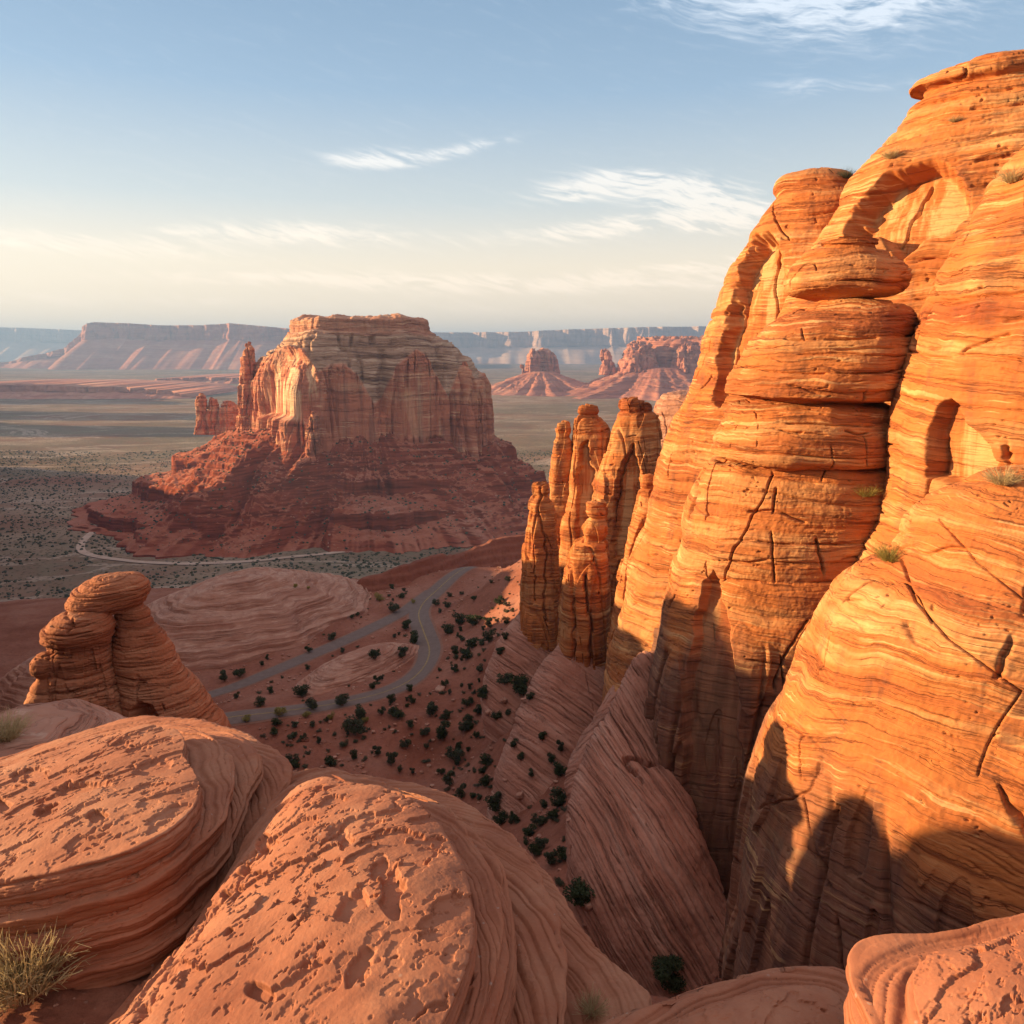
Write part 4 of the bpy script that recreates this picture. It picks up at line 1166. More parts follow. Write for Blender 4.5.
# ------------------------------------------------------------------ striped domes by the road
def big_dome(c, z0, z1, rx, ry, rot, seed, label, mat='swirl', nt=900, nr=500, thick=1.1, amp=.85, name='sandstone_dome', tilt=(0, 0), pw=1.9, group='pink striped domes by the road'):
    nt, nr = int(nt * Q), int(nr * Q)
    th = thetas(nt, .62)
    t = np.linspace(0.002, 1, nr)
    ring = np.stack([np.cos(th) * 1.4, np.sin(th) * 1.4, 0 * th], -1)
    rv = 1 + .10 * fbm(ring, .8, 3, off=seed)
    u, v = np.cos(th) * rx * rv, np.sin(th) * ry * rv
    cr, sr = math.cos(rot), math.sin(rot)
    x = c[0] + t[:, None] * (u * cr - v * sr)
    y = c[1] + t[:, None] * (u * sr + v * cr)
    z = z1 + (z0 - z1) * (1 - (1 - t[:, None] ** pw)) + 0 * x
    P = np.stack([x, y, z], -1)
    P[..., 2] += (z1 - z0) * .07 * fbm(P, rx * .5, 3, off=seed + 1) * np.minimum(t * 4, 1)[:, None] * .6
    zz = P[..., 2] + tilt[0] * x + tilt[1] * y + .5 * thick * fbm(P, rx * .6, 2, .4, off=seed + 2)
    # terraces: flat treads and rounded risers, horizontal in the bedding
    zz = zz + .8 * thick * perlin(np.stack([0 * zz + seed, zz / thick * .8, 0 * zz], -1))
    amp = amp * (.25 + .75 * sm(fbm(P, (rx * .3, rx * .3, thick * 2), 3, off=seed + 5), -.3, .25))
    k = zz / thick
    u2 = k - np.floor(k)
    step = sm(u2, .35, .95) - u2
    P[..., 2] += thick * step * amp * 1.3
    n = -normals(P, True)
    n *= np.sign(n[..., 2:3] + 1e-6)
    d = .3 * amp * (bed(zz, thick * .37, seed) - .6) + .02 * fbm(P, .8, 3, .6)
    P = P + n * d[..., None]
    o = grid_mesh(name, P, True, MAT[mat], {'fresh': np.zeros(P.shape[:2])}, None)
    if o.data.polygons[nt * (nr // 2)].normal.z < 0:
        o.data.flip_normals()
    return tag(o, label, 'rock dome', group)
big_dome((-93, 268), -95, at(225, 574, 268)[2], 57, 42, 1.02, 81, 'big pink striped rock dome behind the road, concentric ledges', thick=1.5, amp=1.3, pw=1.75)
big_dome((-44, 219), -91, -85.2, 25, 10.5, .98, 82, 'low striped rock hump inside the bend between the two roads', thick=.7, nt=700, nr=300)
big_dome(at(70, 662, 205)[:2], -93, at(60, 640, 210)[2], 24, 24, .2, 83, 'pink rock dome partly hidden behind the twin red hoodoo', nt=600, nr=300)
big_dome(at(0, 720, 26)[:2], -16, at(20, 688, 30)[2] + .1, 5.2, 7.5, .3, 84, 'smooth shaded pink rock dome at the left edge in front of the hoodoo', thick=.55, amp=.3, tilt=(.12, .1), nt=900, nr=600, pw=2.3)

# dark red shale ridge beyond the bend
def shale_ridge(pts, base, label, seed, wid=18):
    pts = np.array([at(*p) for p in pts])
    n = int(500 * Q)
    L = np.concatenate([[0], np.cumsum(np.linalg.norm(np.diff(pts, axis=0), axis=1))])
    s = np.linspace(0, L[-1], n)
    c = np.stack([np.interp(s, L, pts[:, i]) for i in range(3)], -1)
    t = np.gradient(c[:, :2], axis=0)
    t /= np.linalg.norm(t, axis=1, keepdims=True)
    nn = np.stack([t[:, 1], -t[:, 0]], -1)
    m = int(140 * Q)
    w = np.linspace(-1, 1, m)
    H = c[:, 2] + 1.6 * fbm(c * [1, 1, 0], 14, 3, off=seed) - base
    prof = np.where(np.abs(w) < .06, 1.0, (1 - (np.abs(w) - .06) / .94) ** 1.2)
    XY = c[:, None, :2] + nn[:, None] * (np.sign(w) * np.abs(w) * 1.0)[None, :, None] * (wid + H[:, None, None] * .62)
    Z = base + H[:, None] * prof[None]
    P = np.concatenate([XY, Z[..., None]], -1)
    rid = fbm(np.stack([s / 5, 0 * s, 0 * s], -1), 1.0, 3, .6, off=seed + 1)
    P[..., 2] += (rid[:, None] * (1 - np.abs(2 * np.abs(w) - 1))[None] * 2.2)
    zq = P[..., 2] + .6 * fbm(P, 20, 2)
    k = zq / 3.2
    u = k - np.floor(k)
    P[..., 2] += 3.2 * (sm(u, .6, .95) - u) * .6
    o = grid_mesh('shale_ridge', P, False, MAT['ridge'])
    if o.data.polygons[m * 3 + m // 4].normal.z < 0:
        o.data.flip_normals()
    return tag(o, label, 'ridge')
shale_ridge([(322, 604, 296), (342, 589, 297), (350, 583, 298), (375, 572, 301), (400, 565, 306), (430, 557, 318), (462, 549, 338), (495, 541, 350), (530, 533, 360), (570, 526, 370)], -108, 'dark red shale ridge beyond the road bend, before the plain', 91, wid=2.5)
shale_ridge([(-90, 655, 300), (-20, 642, 300), (20, 636, 305), (60, 634, 312), (110, 625, 322), (160, 618, 330)], -125, 'low dark red ridge behind the hoodoo at the left edge', 92)

# ------------------------------------------------------------------ twin red hoodoo
hd = empty('hoodoo', at(130, 730, 50))
tag(hd, 'twin red hoodoo with mushroom caps behind the foreground slabs at left', 'hoodoo')
def hdisp(seed, **k):
    a = dict(big=.22, bigs=4, thick=1.0, ta=.22, thin=.28, na=.12, crack=.35, cs=2.2, seed=seed, pits=.12, pitsize=.2, fine=.03, warp=.25)
    a.update(k)
    return sand_disp(**a)
rock('cap', [(573, 108, 120, 50, .9), (575, 98, 132, 50, .9), (579, 88, 141, 50, .9), (586, 79, 147, 50, .9), (594, 72, 149, 50, .9), (602, 71, 146, 50, .9), (606, 78, 142, 50, .9), (609, 90, 138, 50, .85)], MAT['hoodoo'], hdisp(41, ta=.35), 500, 240, 2.1, hd)
rock('column', [(603, 116, 140, 50, .9), (610, 115, 147, 50, .9), (622, 116, 150, 50, .9), (632, 116, 158, 50, .9), (645, 116, 168, 50, .9), (665, 117, 180, 50, .9), (690, 119, 198, 50, .9), (715, 122, 213, 50, .9), (740, 123, 227, 50, .9), (790, 116, 245, 50, .9), (860, 110, 260, 50, .9)],
     MAT['hoodoo'], hdisp(42, alcoves=[([(126, 745), (127, 710), (138, 696), (155, 702), (166, 725), (170, 748)], 1.4, 4, 0)]), 700, 560, 2.1, hd)
rock('cap', [(610, 78, 92, 48, .9), (612, 66, 102, 48, .9), (618, 54, 109, 48, .9), (627, 46, 113, 48, .9), (635, 44, 112, 48, .9), (640, 50, 109, 48, .9), (643, 60, 104, 48, .88)], MAT['hoodoo'], hdisp(43), 400, 200, 2.1, hd)
rock('column', [(637, 58, 108, 48, .9), (645, 50, 109, 48, .8), (670, 51, 113, 48, .8), (700, 54, 119, 48, .9), (740, 52, 128, 48, .9), (800, 50, 132, 48, .9), (860, 46, 136, 48, .9)], MAT['hoodoo'], hdisp(44, flute=.12, fs=.9), 500, 500, 2.3, hd)
rock('column', [(653, 45, 55, 47, .9), (656, 39, 60, 47, .9), (663, 34, 63, 47, .9), (671, 34, 64, 47, .9), (675, 38, 62, 47, .9), (683, 33, 66, 47, .9), (700, 29, 70, 47, .9), (760, 24, 74, 47, .9), (820, 20, 76, 47, .9)], MAT['hoodoo'], hdisp(45), 350, 360, 2.2, hd)

# ------------------------------------------------------------------ foreground slabs
def plates(name, layers, mat, top_dome, g=(0, 0), nt=1500, nr=900, seed=1, pits=(), label=None, crust=.03, base=None, cs=1.0, cat='rock slab', group=None, center=None, pocks=.02, cracks=()):
    """a stack of rock plates.  layers from the top down: (z, thickness, outline in the picture laid on the plane at z)"""
    nt, nr = int(nt * Q), int(nr * Q)
    outs = []
    for (z, th_, poly) in layers:
        ze = z - (0 if outs else top_dome)
        pp = np.array([on_z(p[0], p[1], ze, *g)[:2] for p in poly])
        outs.append(smooth_poly(pp, 3))
    c = outs[0].mean(0) if center is None else np.array(center)
    th = np.linspace(-math.pi, math.pi, nt, endpoint=False)
    cs_, sn = np.cos(th), np.sin(th)
    rads = []
    for i, o in enumerate(outs):
        d = o - c
        a = np.arctan2(d[:, 1], d[:, 0])
        r = np.hypot(d[:, 0], d[:, 1])
        k = np.argsort(a)
        rr = np.interp(th, a[k], r[k], period=2 * math.pi)
        q = np.stack([cs_ * rr, sn * rr, 0 * th + i * 3.3], -1)
        rr = rr * (1 + .012 * fbm(q, .5, 4, .6, off=seed))
        if rads:
            rr = np.maximum(rr, rads[-1] + .02)
        rads.append(rr)
    keyr, keyz = [], []
    z0 = layers[0][0]
    for u in np.linspace(0.002, 1, 12):
        keyr.append(rads[0] * u * .985)
        keyz.append(np.full(nt, z0 - top_dome * (u ** 2.4)))
    E = [z0 - top_dome] + [l[0] for l in layers[1:]]
    for i, (z, th_, _) in enumerate(layers):
        if i:
            for u in np.linspace(0.0, 1, 7)[1:]:
                keyr.append(rads[i - 1] * .955 * (1 - u) + rads[i] * .985 * u)
                keyz.append(np.full(nt, bot * (1 - u ** 1.5) + E[i] * u ** 1.5))
        bot = E[i] - (.82 * (E[i] - E[i + 1]) if i + 1 < len(E) else th_)
        for (dz, rr) in ((.05, .992), (.16, .999), (.35, 1.0), (.6, .993), (.8, .975), (1.0, .955)):
            keyr.append(rads[i] * rr)
            keyz.append(np.full(nt, E[i] + dz * (bot - E[i])))
    if base is not None:
        keyr.append(rads[-1] * 1.0)
        keyz.append(np.full(nt, base))
    KR, KZ = np.array(keyr), np.array(keyz)
    s = np.concatenate([[0], np.cumsum(np.hypot(np.diff(KR.mean(1)), np.diff(KZ.mean(1))) + 1e-4)])
    # bias samples: more where plates are stacked
    si = np.linspace(0, s[-1], nr)
    i = np.clip(np.searchsorted(s, si) - 1, 0, len(s) - 2)
    t = ((si - s[i]) / (s[i + 1] - s[i]))[:, None]
    rr = KR[i] * (1 - t) + KR[i + 1] * t
    zz = KZ[i] * (1 - t) + KZ[i + 1] * t
    x, y = c[0] + rr * cs_, c[1] + rr * sn
    P = np.stack([x, y, zz + g[0] * x + g[1] * y], -1)
    n = -normals(P, True)
    up = sm(n[..., 2], .35, .8)
    # bedding seen on the sides
    zb = zz + .03 * fbm(P, .8, 3, off=seed)
    d = (1 - up) * (.09 * (bed(zb, .11, seed) - .6) + .03 * (bed(zb, .035, seed + 1) - .6) - .05 * seams(zb, .11, seed, .1, .6))
    d += .05 * fbm(P, 1.8, 2, .4, off=seed + 1)
    # weathered crust on the tops: raised skin with ragged edges, stretched along the grain
    q = P * [1.0, .8, 1]
    onp = sm(rr - rads[0] * .985, 0, .03)          # 1 on the lower plates
    tread = up * onp
    dr = rr - rads[0] + .05 * fbm(P, .7, 3, off=seed + 5)
    d += tread * (.035 * (bed(dr, .09, seed + 3) - .6) - .03 * seams(dr, .16, seed + 4, .08, .6))
    up = up * (1 - .85 * onp)
    gr = np.stack([q[..., 0] * .9 + q[..., 1] * .45, q[..., 1] * .9 - q[..., 0] * .45, q[..., 2]], -1)
    f1 = fbm(gr, (.55 * cs, .28 * cs, .5), 5, .58, off=seed + 2)
    f2 = fbm(gr, (.20 * cs, .13 * cs, .2), 4, .6, off=seed + 3)
    d += up * crust * (sm(f1, -.30, -.22) - .5)
    d += up * crust * .35 * sm(f2, -.42, -.30)
    d += up * crust * .7 * fbm(gr, (1.1, .40, .5), 3, .45, off=seed + 4)
    d += .0015 * fbm(P, .04, 3, .6)
    pk = fbm(P, .12 * cs, 2, off=seed + 6)
    gk = sm(fbm(P, .9, 2, off=seed + 7), 0, .4)
    d -= up * pocks * sm(pk, .55, .8) * gk
    px, py = proj(P)
    wob = 8 * fbm(P, .35, 4, .6, off=seed + 8)
    for (cx, cy, ax, ay, rot, dep) in pits:
        cr, sr = math.cos(R(rot)), math.sin(R(rot))
        dx, dy = px - cx + wob, py - cy + wob * .6
        e = np.hypot((dx * cr + dy * sr) / ax, (-dx * sr + dy * cr) / ay)
        m = (1 - sm(e, .75, 1.05)) * (up > .2)
        d = d * (1 - .7 * m) - dep * m
    for (pts, dep, w) in cracks:
        dd = line_dist(px + wob * .8, py + wob * .8, pts)
        d -= dep * np.exp(-(dd / w) ** 2)
    P = P + n * d[..., None]
    o = grid_mesh(name, P, True, mat, None, None, flip=True)
    return tag(o, label, cat, group)

SLG = 'weathered slickrock slabs in the foreground'
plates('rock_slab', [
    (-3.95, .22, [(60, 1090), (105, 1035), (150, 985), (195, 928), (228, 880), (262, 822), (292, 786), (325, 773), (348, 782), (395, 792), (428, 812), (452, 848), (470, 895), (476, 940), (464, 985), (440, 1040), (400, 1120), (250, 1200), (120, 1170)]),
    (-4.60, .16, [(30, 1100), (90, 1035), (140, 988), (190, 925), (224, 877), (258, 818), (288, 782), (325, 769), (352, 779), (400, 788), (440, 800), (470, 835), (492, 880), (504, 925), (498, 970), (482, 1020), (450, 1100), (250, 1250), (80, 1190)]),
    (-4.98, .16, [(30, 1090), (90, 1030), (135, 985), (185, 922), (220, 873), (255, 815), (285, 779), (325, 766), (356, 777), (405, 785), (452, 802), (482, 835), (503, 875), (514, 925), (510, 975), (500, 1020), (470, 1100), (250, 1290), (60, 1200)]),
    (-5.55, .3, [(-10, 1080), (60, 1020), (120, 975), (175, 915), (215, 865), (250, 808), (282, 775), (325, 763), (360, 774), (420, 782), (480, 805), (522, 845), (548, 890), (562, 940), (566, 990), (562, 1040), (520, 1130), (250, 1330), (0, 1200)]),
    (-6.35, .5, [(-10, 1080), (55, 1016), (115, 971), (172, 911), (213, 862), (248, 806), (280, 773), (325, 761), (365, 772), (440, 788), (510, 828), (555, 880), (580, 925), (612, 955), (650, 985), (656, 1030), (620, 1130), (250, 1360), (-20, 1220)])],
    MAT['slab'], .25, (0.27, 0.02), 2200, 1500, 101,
    pits=[(345, 842, 8, 9, 0, .06), (292, 918, 5, 4, 0, .12), (350, 905, 17, 22, 20, .06), (392, 892, 14, 30, -8, .06), (376, 866, 9, 14, 30, .045), (205, 905, 7, 6, 0, .05), (225, 895, 6, 5, 0, .04),
          (252, 870, 9, 6, -40, .04), (268, 845, 10, 6, -40, .04), (360, 968, 26, 9, -50, .045), (255, 990, 16, 9, 20, .05), (226, 932, 7, 4, -30, .04), (490, 852, 5, 4, 0, .06)],
    label='large pitted orange-lit rock slab at the bottom centre, plates stepping down on its right', base=-8.5, group=SLG, crust=.035,
    cracks=[([(140, 1024), (165, 985), (205, 925), (240, 880), (268, 850)], .06, 3.0), ([(110, 1030), (150, 975), (180, 935)], .03, 2.2), ([(408, 800), (380, 820), (330, 838)], .03, 2)])
plates('rock_slab', [
    (-3.62, .14, [(-260, 830), (-120, 800), (0, 768), (55, 748), (110, 733), (150, 725), (180, 730), (188, 742), (184, 752), (196, 768), (203, 785), (198, 805), (176, 830), (140, 850), (90, 866), (40, 878), (-40, 892), (-200, 920)]),
    (-4.05, .14, [(-260, 820), (-120, 795), (0, 764), (55, 745), (110, 730), (150, 722), (185, 727), (212, 736), (228, 752), (236, 772), (230, 795), (226, 815), (200, 842), (160, 864), (100, 884), (40, 898), (-40, 912), (-200, 940)]),
    (-4.36, .16, [(-260, 815), (-120, 790), (0, 760), (55, 741), (110, 726), (150, 718), (190, 722), (225, 730), (250, 742), (262, 760), (250, 785), (240, 818), (215, 848), (180, 868), (120, 894), (50, 912), (-40, 925), (-200, 960)]),
    (-4.75, .3, [(-260, 810), (-120, 785), (0, 757), (55, 738), (110, 722), (150, 714), (200, 718), (245, 732), (275, 748), (290, 768), (280, 790), (262, 815), (240, 842), (205, 872), (150, 902), (80, 922), (-20, 938), (-200, 980)])],
    MAT['slab'], .12, (0.23, 0.0), 2000, 1100, 102,
    pits=[(85, 790, 27, 10, -8, .06), (150, 765, 22, 8, -15, .05), (45, 810, 16, 5, -15, .05), (100, 820, 11, 7, 0, .05), (30, 775, 18, 5, -20, .04), (0, 805, 9, 7, 0, .06), (140, 750, 14, 5, -10, .04), (120, 745, 12, 4, -10, .03)],
    label='broad layered rock slab at left with rippled plates stepping down behind the dry bush', base=-7.5, group=SLG, crust=.028)
plates('rock_slab', [
    (-3.72, .2, [(912, 962), (935, 952), (985, 940), (1040, 927), (1150, 915), (1210, 960), (1160, 1080), (1010, 1120), (940, 1070), (915, 1010)]),
    (-4.0, .2, [(858, 950), (884, 940), (925, 938), (960, 932), (985, 922), (1040, 912), (1150, 905), (1230, 960), (1180, 1100), (1000, 1150), (905, 1090), (878, 1020), (858, 980)]),
    (-4.35, .3, [(850, 948), (880, 936), (925, 934), (960, 928), (985, 918), (1040, 908), (1150, 900), (1240, 960), (1190, 1110), (1000, 1170), (898, 1095), (870, 1020), (850, 982)])],
    MAT['slab'], .12, (0.22, 0.0), 1300, 700, 103, cs=.55, label='lit mottled rock slab in the bottom right corner', base=-6, group=SLG, crust=.022, pocks=.01)
plates('rock_slab', [
    (-4.85, .3, [(640, 1040), (690, 1012), (740, 996), (800, 984), (838, 990), (850, 1020), (830, 1070), (700, 1100)]),
    (-5.05, .3, [(560, 1045), (620, 1015), (680, 995), (730, 980), (790, 966), (835, 965), (862, 985), (880, 1015), (890, 1060), (860, 1130), (700, 1180), (560, 1120)]),
    (-5.5, .5, [(545, 1045), (610, 1010), (676, 990), (730, 974), (790, 961), (840, 960), (868, 980), (886, 1015), (896, 1060), (870, 1140), (700, 1200), (540, 1130)])],
    MAT['slab'], .15, (-0.05, 0.02), 1200, 500, 104, label='smooth shaded rock slab along the bottom edge right of centre', base=-7, group=SLG, crust=.018, pocks=.008)
plates('rock_slab', [
    (-4.9, .4, [(846, 955), (862, 948), (890, 946), (930, 948), (960, 990), (940, 1010), (890, 1000), (860, 985), (848, 968)])],
    MAT['slab'], .15, (0, 0), 500, 200, 105, label='small shaded boulder wedged behind the bottom right slab', base=-6.5, group=SLG, crust=.01, cat='boulder')

# red dirt between the slabs
def dirt_patch():
    n = int(420 * Q)
    x = np.linspace(-9, 7, n)
    y = np.linspace(1.0, 12, n)
    X, Y = np.meshgrid(x, y)
    P = np.stack([X, Y, 0 * X], -1)
    z = -5.9 + .10 * fbm(P, 1.6, 5, .55) + .02 * fbm(P, .15, 3, .6)
    edge = np.maximum(sm(Y, 7.0, 8.6), sm(X, -2.0, -.3))
    z = z - 45.0 * edge
    P[..., 2] = z
    o = grid_mesh('ground', P, False, MAT['dirt'])
    if o.data.polygons[0].normal.z < 0:
        o.data.flip_normals()
    tag(o, kind='structure')
dirt_patch()

# ------------------------------------------------------------------ unseen rims added outside the frame on the left, shaped to shade the valley
def side_ridge(pts, base, wid, seed, label, jag=2.0, js=14):
    """pts: (distance along the view, slope of the line, offset, height of the rim)"""
    n = int(1100 * Q)
    Y = np.geomspace(pts[0][0], pts[-1][0], n)
    H = np.interp(Y, [p[0] for p in pts], [p[1] for p in pts])
    X = -.74 * Y - 9
    for c_, w_, t_ in ((41.5, 2.5, -9.2), (45.7, 2.2, -10.4), (37.5, 2.2, -10.5)):      # lobes shaped to cast round shadows
        H = np.where(np.abs(Y - c_) < w_, np.maximum(H, -16 + (t_ + 16) * np.sqrt(np.clip(1 - ((Y - c_) / w_) ** 2, 0, 1))), H)
    c3 = np.stack([X, Y, 0 * X], -1)
    H = H + jag * fbm(c3, js, 4, .55, off=seed) * sm(Y, 60, 110)
    X = X - np.abs(.8 * jag * fbm(c3, js * 2, 3, .5, off=seed + 1))
    m = 60
    w = np.concatenate([np.linspace(0, .02, 24), np.linspace(.03, 1, m - 24)])
    rise = np.where(w < .02, sm(w / .02, 0, 1), 1 - .8 * sm(w, .3, 1))
    P = np.stack([X[:, None] - wid * w[None], Y[:, None] + 0 * w[None], base + (H[:, None] - base) * rise[None]], -1)
    P[..., 2] -= .3 * jag * np.abs(fbm(P, js * .5, 3)) * rise[None]
    o = grid_mesh('shade_rim', P, False, MAT['swirl'] if base > -200 else MAT['talus'])
    if o.data.polygons[m * 3 + 40].normal.z < 0:
        o.data.flip_normals()
    tag(o, label, 'cliff')
side_ridge([(30, -17), (36, -16), (47.6, -17), (48.2, -18.5), (50, -17.5), (53.5, -14), (62, -13), (75, -13), (86, -12.5), (88.3, -11.6), (89.3, -15.5), (90, -15), (91, -11), (92.2, -7.5),
            (95, -6.2), (98.5, -6.2), (100.5, -15), (105, -17), (131, -20), (134, -17), (157, -16), (166, -15.2), (184, -14), (205, -15), (232, -30), (250, -44), (262, -44), (269, -34), (284, -29), (330, -37), (390, -31), (430, -60)], -110, 60, 201,
           'unseen plateau rim shaped to shade the side canyon from the sunset side', 1.3, 10)
side_ridge([(560, -120), (640, -70), (800, -60), (1000, -66), (1100, -92), (1160, -118), (1230, -112), (1330, -110), (1420, -105), (1500, -150), (1600, -120), (1760, -200)], -260, 300, 203,
           'unseen distant rim added to shade the plain from the sunset side', 9, 70)
side_ridge([(2350, -240), (2500, -60), (2750, -30), (2820, -190), (2960, -200), (3100, 10), (3350, 20), (3420, -180), (3800, -200), (4000, 30), (4500, 40), (4900, -200)], -260, 500, 205,
           'unseen far rim added to throw shadow strips on the plain', 22, 120)
big_dome((-33, 29), -14, -3.6, 10, 9, .2, 85, 'unseen rounded rock swell added to shade the smooth dome at the left edge', thick=.6, amp=.3, nt=300, nr=160)  # out of view, added to keep the left-edge dome in shade


# ------------------------------------------------------------------ plants
rs = np.random.RandomState(5)

def leaf_cloud(n, lobes, size, rg):
    """many small leaf sprays through the volume of a few lobes"""
    li = rg.choice(len(lobes), n, p=np.array([l[3] ** 2 for l in lobes]) / sum(l[3] ** 2 for l in lobes))
    C = np.array([l[:3] for l in lobes])[li]
    Rr = np.array([l[3] for l in lobes])[li]
    d = rg.normal(size=(n, 3))
    d /= np.linalg.norm(d, axis=1, keepdims=True)
    d[:, 2] = np.where(d[:, 2] < 0, d[:, 2] * .7, d[:, 2])
    rr = Rr * (0.55 + 0.5 * rg.rand(n))
    c = C + d * rr[:, None] * [1, 1, .85]
    a = rg.normal(size=(n, 3)); a /= np.linalg.norm(a, axis=1, keepdims=True)
    b = np.cross(a, d); b /= np.linalg.norm(b, axis=1, keepdims=True) + 1e-9
    s_ = size * (.5 + rg.rand(n))[:, None]
    V = np.stack([c - a * s_, c + b * s_ * .6, c + a * s_, c - b * s_ * .6 + d * s_ * .5], 1).reshape(-1, 3)
    q = np.arange(n * 4).reshape(n, 4)
    return V, q

def tube(pts, r0, r1, k=6):
    pts = np.array(pts, float)
    V = []
    for i, p in enumerate(pts):
        t = pts[min(i + 1, len(pts) - 1)] - pts[max(i - 1, 0)]
        t /= np.linalg.norm(t) + 1e-9
        u = np.cross(t, [0.3, 1, 0.1]); u /= np.linalg.norm(u) + 1e-9
        v = np.cross(t, u)
        r = r0 + (r1 - r0) * i / (len(pts) - 1)
        for j in range(k):
            a = 2 * math.pi * j / k
            V.append(p + r * (u * math.cos(a) + v * math.sin(a)))
    q = []
    for i in range(len(pts) - 1):
        for j in range(k):
            q.append((i * k + j, i * k + (j + 1) % k, (i + 1) * k + (j + 1) % k, (i + 1) * k + j))
    return np.array(V), np.array(q)

def merge(ms):
    V, Qd, o = [], [], 0
    for v, q in ms:
        V.append(v); Qd.append(q + o); o += len(v)
    return np.concatenate(V), np.concatenate(Qd)

def plant_meshes(seed, n, size, squash=1.0, leafmat='juniper', name='crown'):
    rg = np.random.RandomState(seed)
    lobes = []
    tr = []
    for i in range(rg.randint(4, 8)):
        a = rg.rand() * 6.28
        r = .26 * math.sqrt(rg.rand())
        h = .20 + .5 * rg.rand()
        lobes.append((1.2 * r * math.cos(a), 1.2 * r * math.sin(a), h * squash, .12 + .15 * rg.rand()))
        tr.append(tube([(0, 0, -.08), (r * .2 * math.cos(a), r * .2 * math.sin(a), .14), (r * .9 * math.cos(a), r * .9 * math.sin(a), h * squash)], .035, .010))
    lobes.append((.05, 0, .26 * squash, .24))
    V, q = leaf_cloud(n, lobes, size, rg)
    k = raw_mesh(name, V, q, MAT[leafmat], smooth=False)
    tv, tq = merge(tr)
    t = raw_mesh('trunk', tv, tq, MAT['bark'])
    return k, t

PROTO = {}
def proto(kind):
    if kind not in PROTO:
        lst = []
        for i in range(5 if kind == 'juniper' else 3):
            if kind == 'juniper':
                k, t = plant_meshes(300 + i, 1100, .04, 1.0, 'juniper' if i % 2 == 0 else 'juniper_grey')
            elif kind == 'big':
                k, t = plant_meshes(330 + i, 5000, .020, 1.05, 'juniper')
            elif kind == 'yellow':
                k, t = plant_meshes(350 + i, 1100, .032, .85, 'yellow')
            else:
                k, t = plant_meshes(370 + i, 900, .035, .6, 'sage')
            md = (k.data, t.data)
            bpy.data.objects.remove(k); bpy.data.objects.remove(t)
            lst.append(md)
        PROTO[kind] = lst
    return PROTO[kind]

def put_plant(kind, loc, h, label, cat='bush', group=None, name=None):
    lst = proto(kind)
    kd, td = lst[rs.randint(len(lst))]
    r = bpy.data.objects.new(name or {'juniper': 'juniper_bush', 'big': 'juniper_tree', 'yellow': 'rabbitbrush', 'sage': 'sagebrush'}[kind], None)
    COL.objects.link(r)
    r.location = loc
    sc_ = h / .95
    r.scale = (sc_ * (.8 + .5 * rs.rand()), sc_ * (.8 + .5 * rs.rand()), sc_ * (.75 + .35 * rs.rand()))
    r.rotation_euler = (0, 0, rs.rand() * 6.28)
    for nm, d_ in (('crown', kd), ('trunk', td)):
        o = bpy.data.objects.new(nm, d_)
        COL.objects.link(o)
        o.parent = r
    return tag(r, label, cat, group)

bpy.context.view_layer.update()
DG = bpy.context.evaluated_depsgraph_get()
def cast(px, py):
    d = Vector(ray(px, py)).normalized()
    ok, loc, nor, _, ob, _ = SC.ray_cast(DG, d * 1.0, d)
    return (loc, nor, ob.name) if ok else (None, None, '')

def place(kind, px, py, hpx, label, **k):
    loc, nor, on = cast(px, py)
    if loc is None or loc.y > 420 or loc.y < 14:
        return None
    t = loc.y / ray(px, py)[1]
    return put_plant(kind, loc - Vector((0, 0, .05)), hpx / F * t, label, **k)

jun = [(332, 640, 10), (309, 652, 7), (342, 653, 7), (375, 660, 13), (402, 658, 15), (414, 644, 12), (406, 630, 14), (240, 677, 14), (225, 681, 12), (237, 699, 7), (261, 706, 11), (302, 697, 17), (312, 709, 15),
       (342, 705, 15), (373, 689, 9), (391, 704, 14), (410, 691, 7), (394, 612, 12), (402, 598, 7), (276, 726, 10), (303, 740, 8), (292, 765, 14), (355, 735, 20), (360, 718, 16), (354, 760, 12), (330, 767, 12), (349, 780, 17), (378, 755, 13), (391, 765, 15),
       (411, 785, 20), (398, 719, 15), (430, 716, 15), (447, 719, 10), (425, 735, 9), (443, 740, 18), (465, 731, 14), (476, 738, 8), (455, 760, 15), (486, 766, 16), (450, 786, 15), (462, 798, 16), (497, 808, 17), (470, 824, 15), (481, 714, 13), (484, 698, 11), (467, 706, 10),
       (448, 634, 14), (459, 625, 13), (473, 626, 15), (472, 648, 14), (490, 628, 11), (489, 643, 14), (462, 641, 8), (499, 605, 9), (455, 655, 10), (520, 695, 22), (483, 699, 14), (505, 684, 14), (530, 700, 9), (542, 740, 12), (514, 747, 11), (521, 760, 9), (561, 752, 13), (551, 763, 11), (558, 775, 14),
       (532, 777, 10), (494, 810, 16), (561, 800, 20), (544, 808, 11), (553, 820, 13), (530, 836, 14), (550, 864, 18), (541, 888, 13), (581, 904, 26), (555, 935, 30), (466, 660, 12), (436, 606, 8), (447, 608, 7), (474, 600, 7), (500, 655, 10), (505, 640, 8), (480, 672, 9), (496, 720, 10), (470, 690, 8), (508, 715, 9)]
for i, (x, y, h) in enumerate(jun):
    reg = ('dark juniper bush on pink rock beside the two roads' if y < 706 and x < 420 else
           'dark juniper bush on the red soil below the road bend' if x < 425 else
           'dark juniper bush on the debris slope between road and spires' if y < 720 else
           'dark juniper bush in the shaded gully below the cliff')
    place('juniper', x, y, h * 1.1, reg, group=reg.replace('juniper bush', 'junipers'))
place('big', 512, 872, 58, 'largest juniper tree in the gully, just past the centre slab', cat='tree')
place('big', 670, 990, 42, 'juniper tree growing at the cliff foot behind the bottom slab', cat='tree')
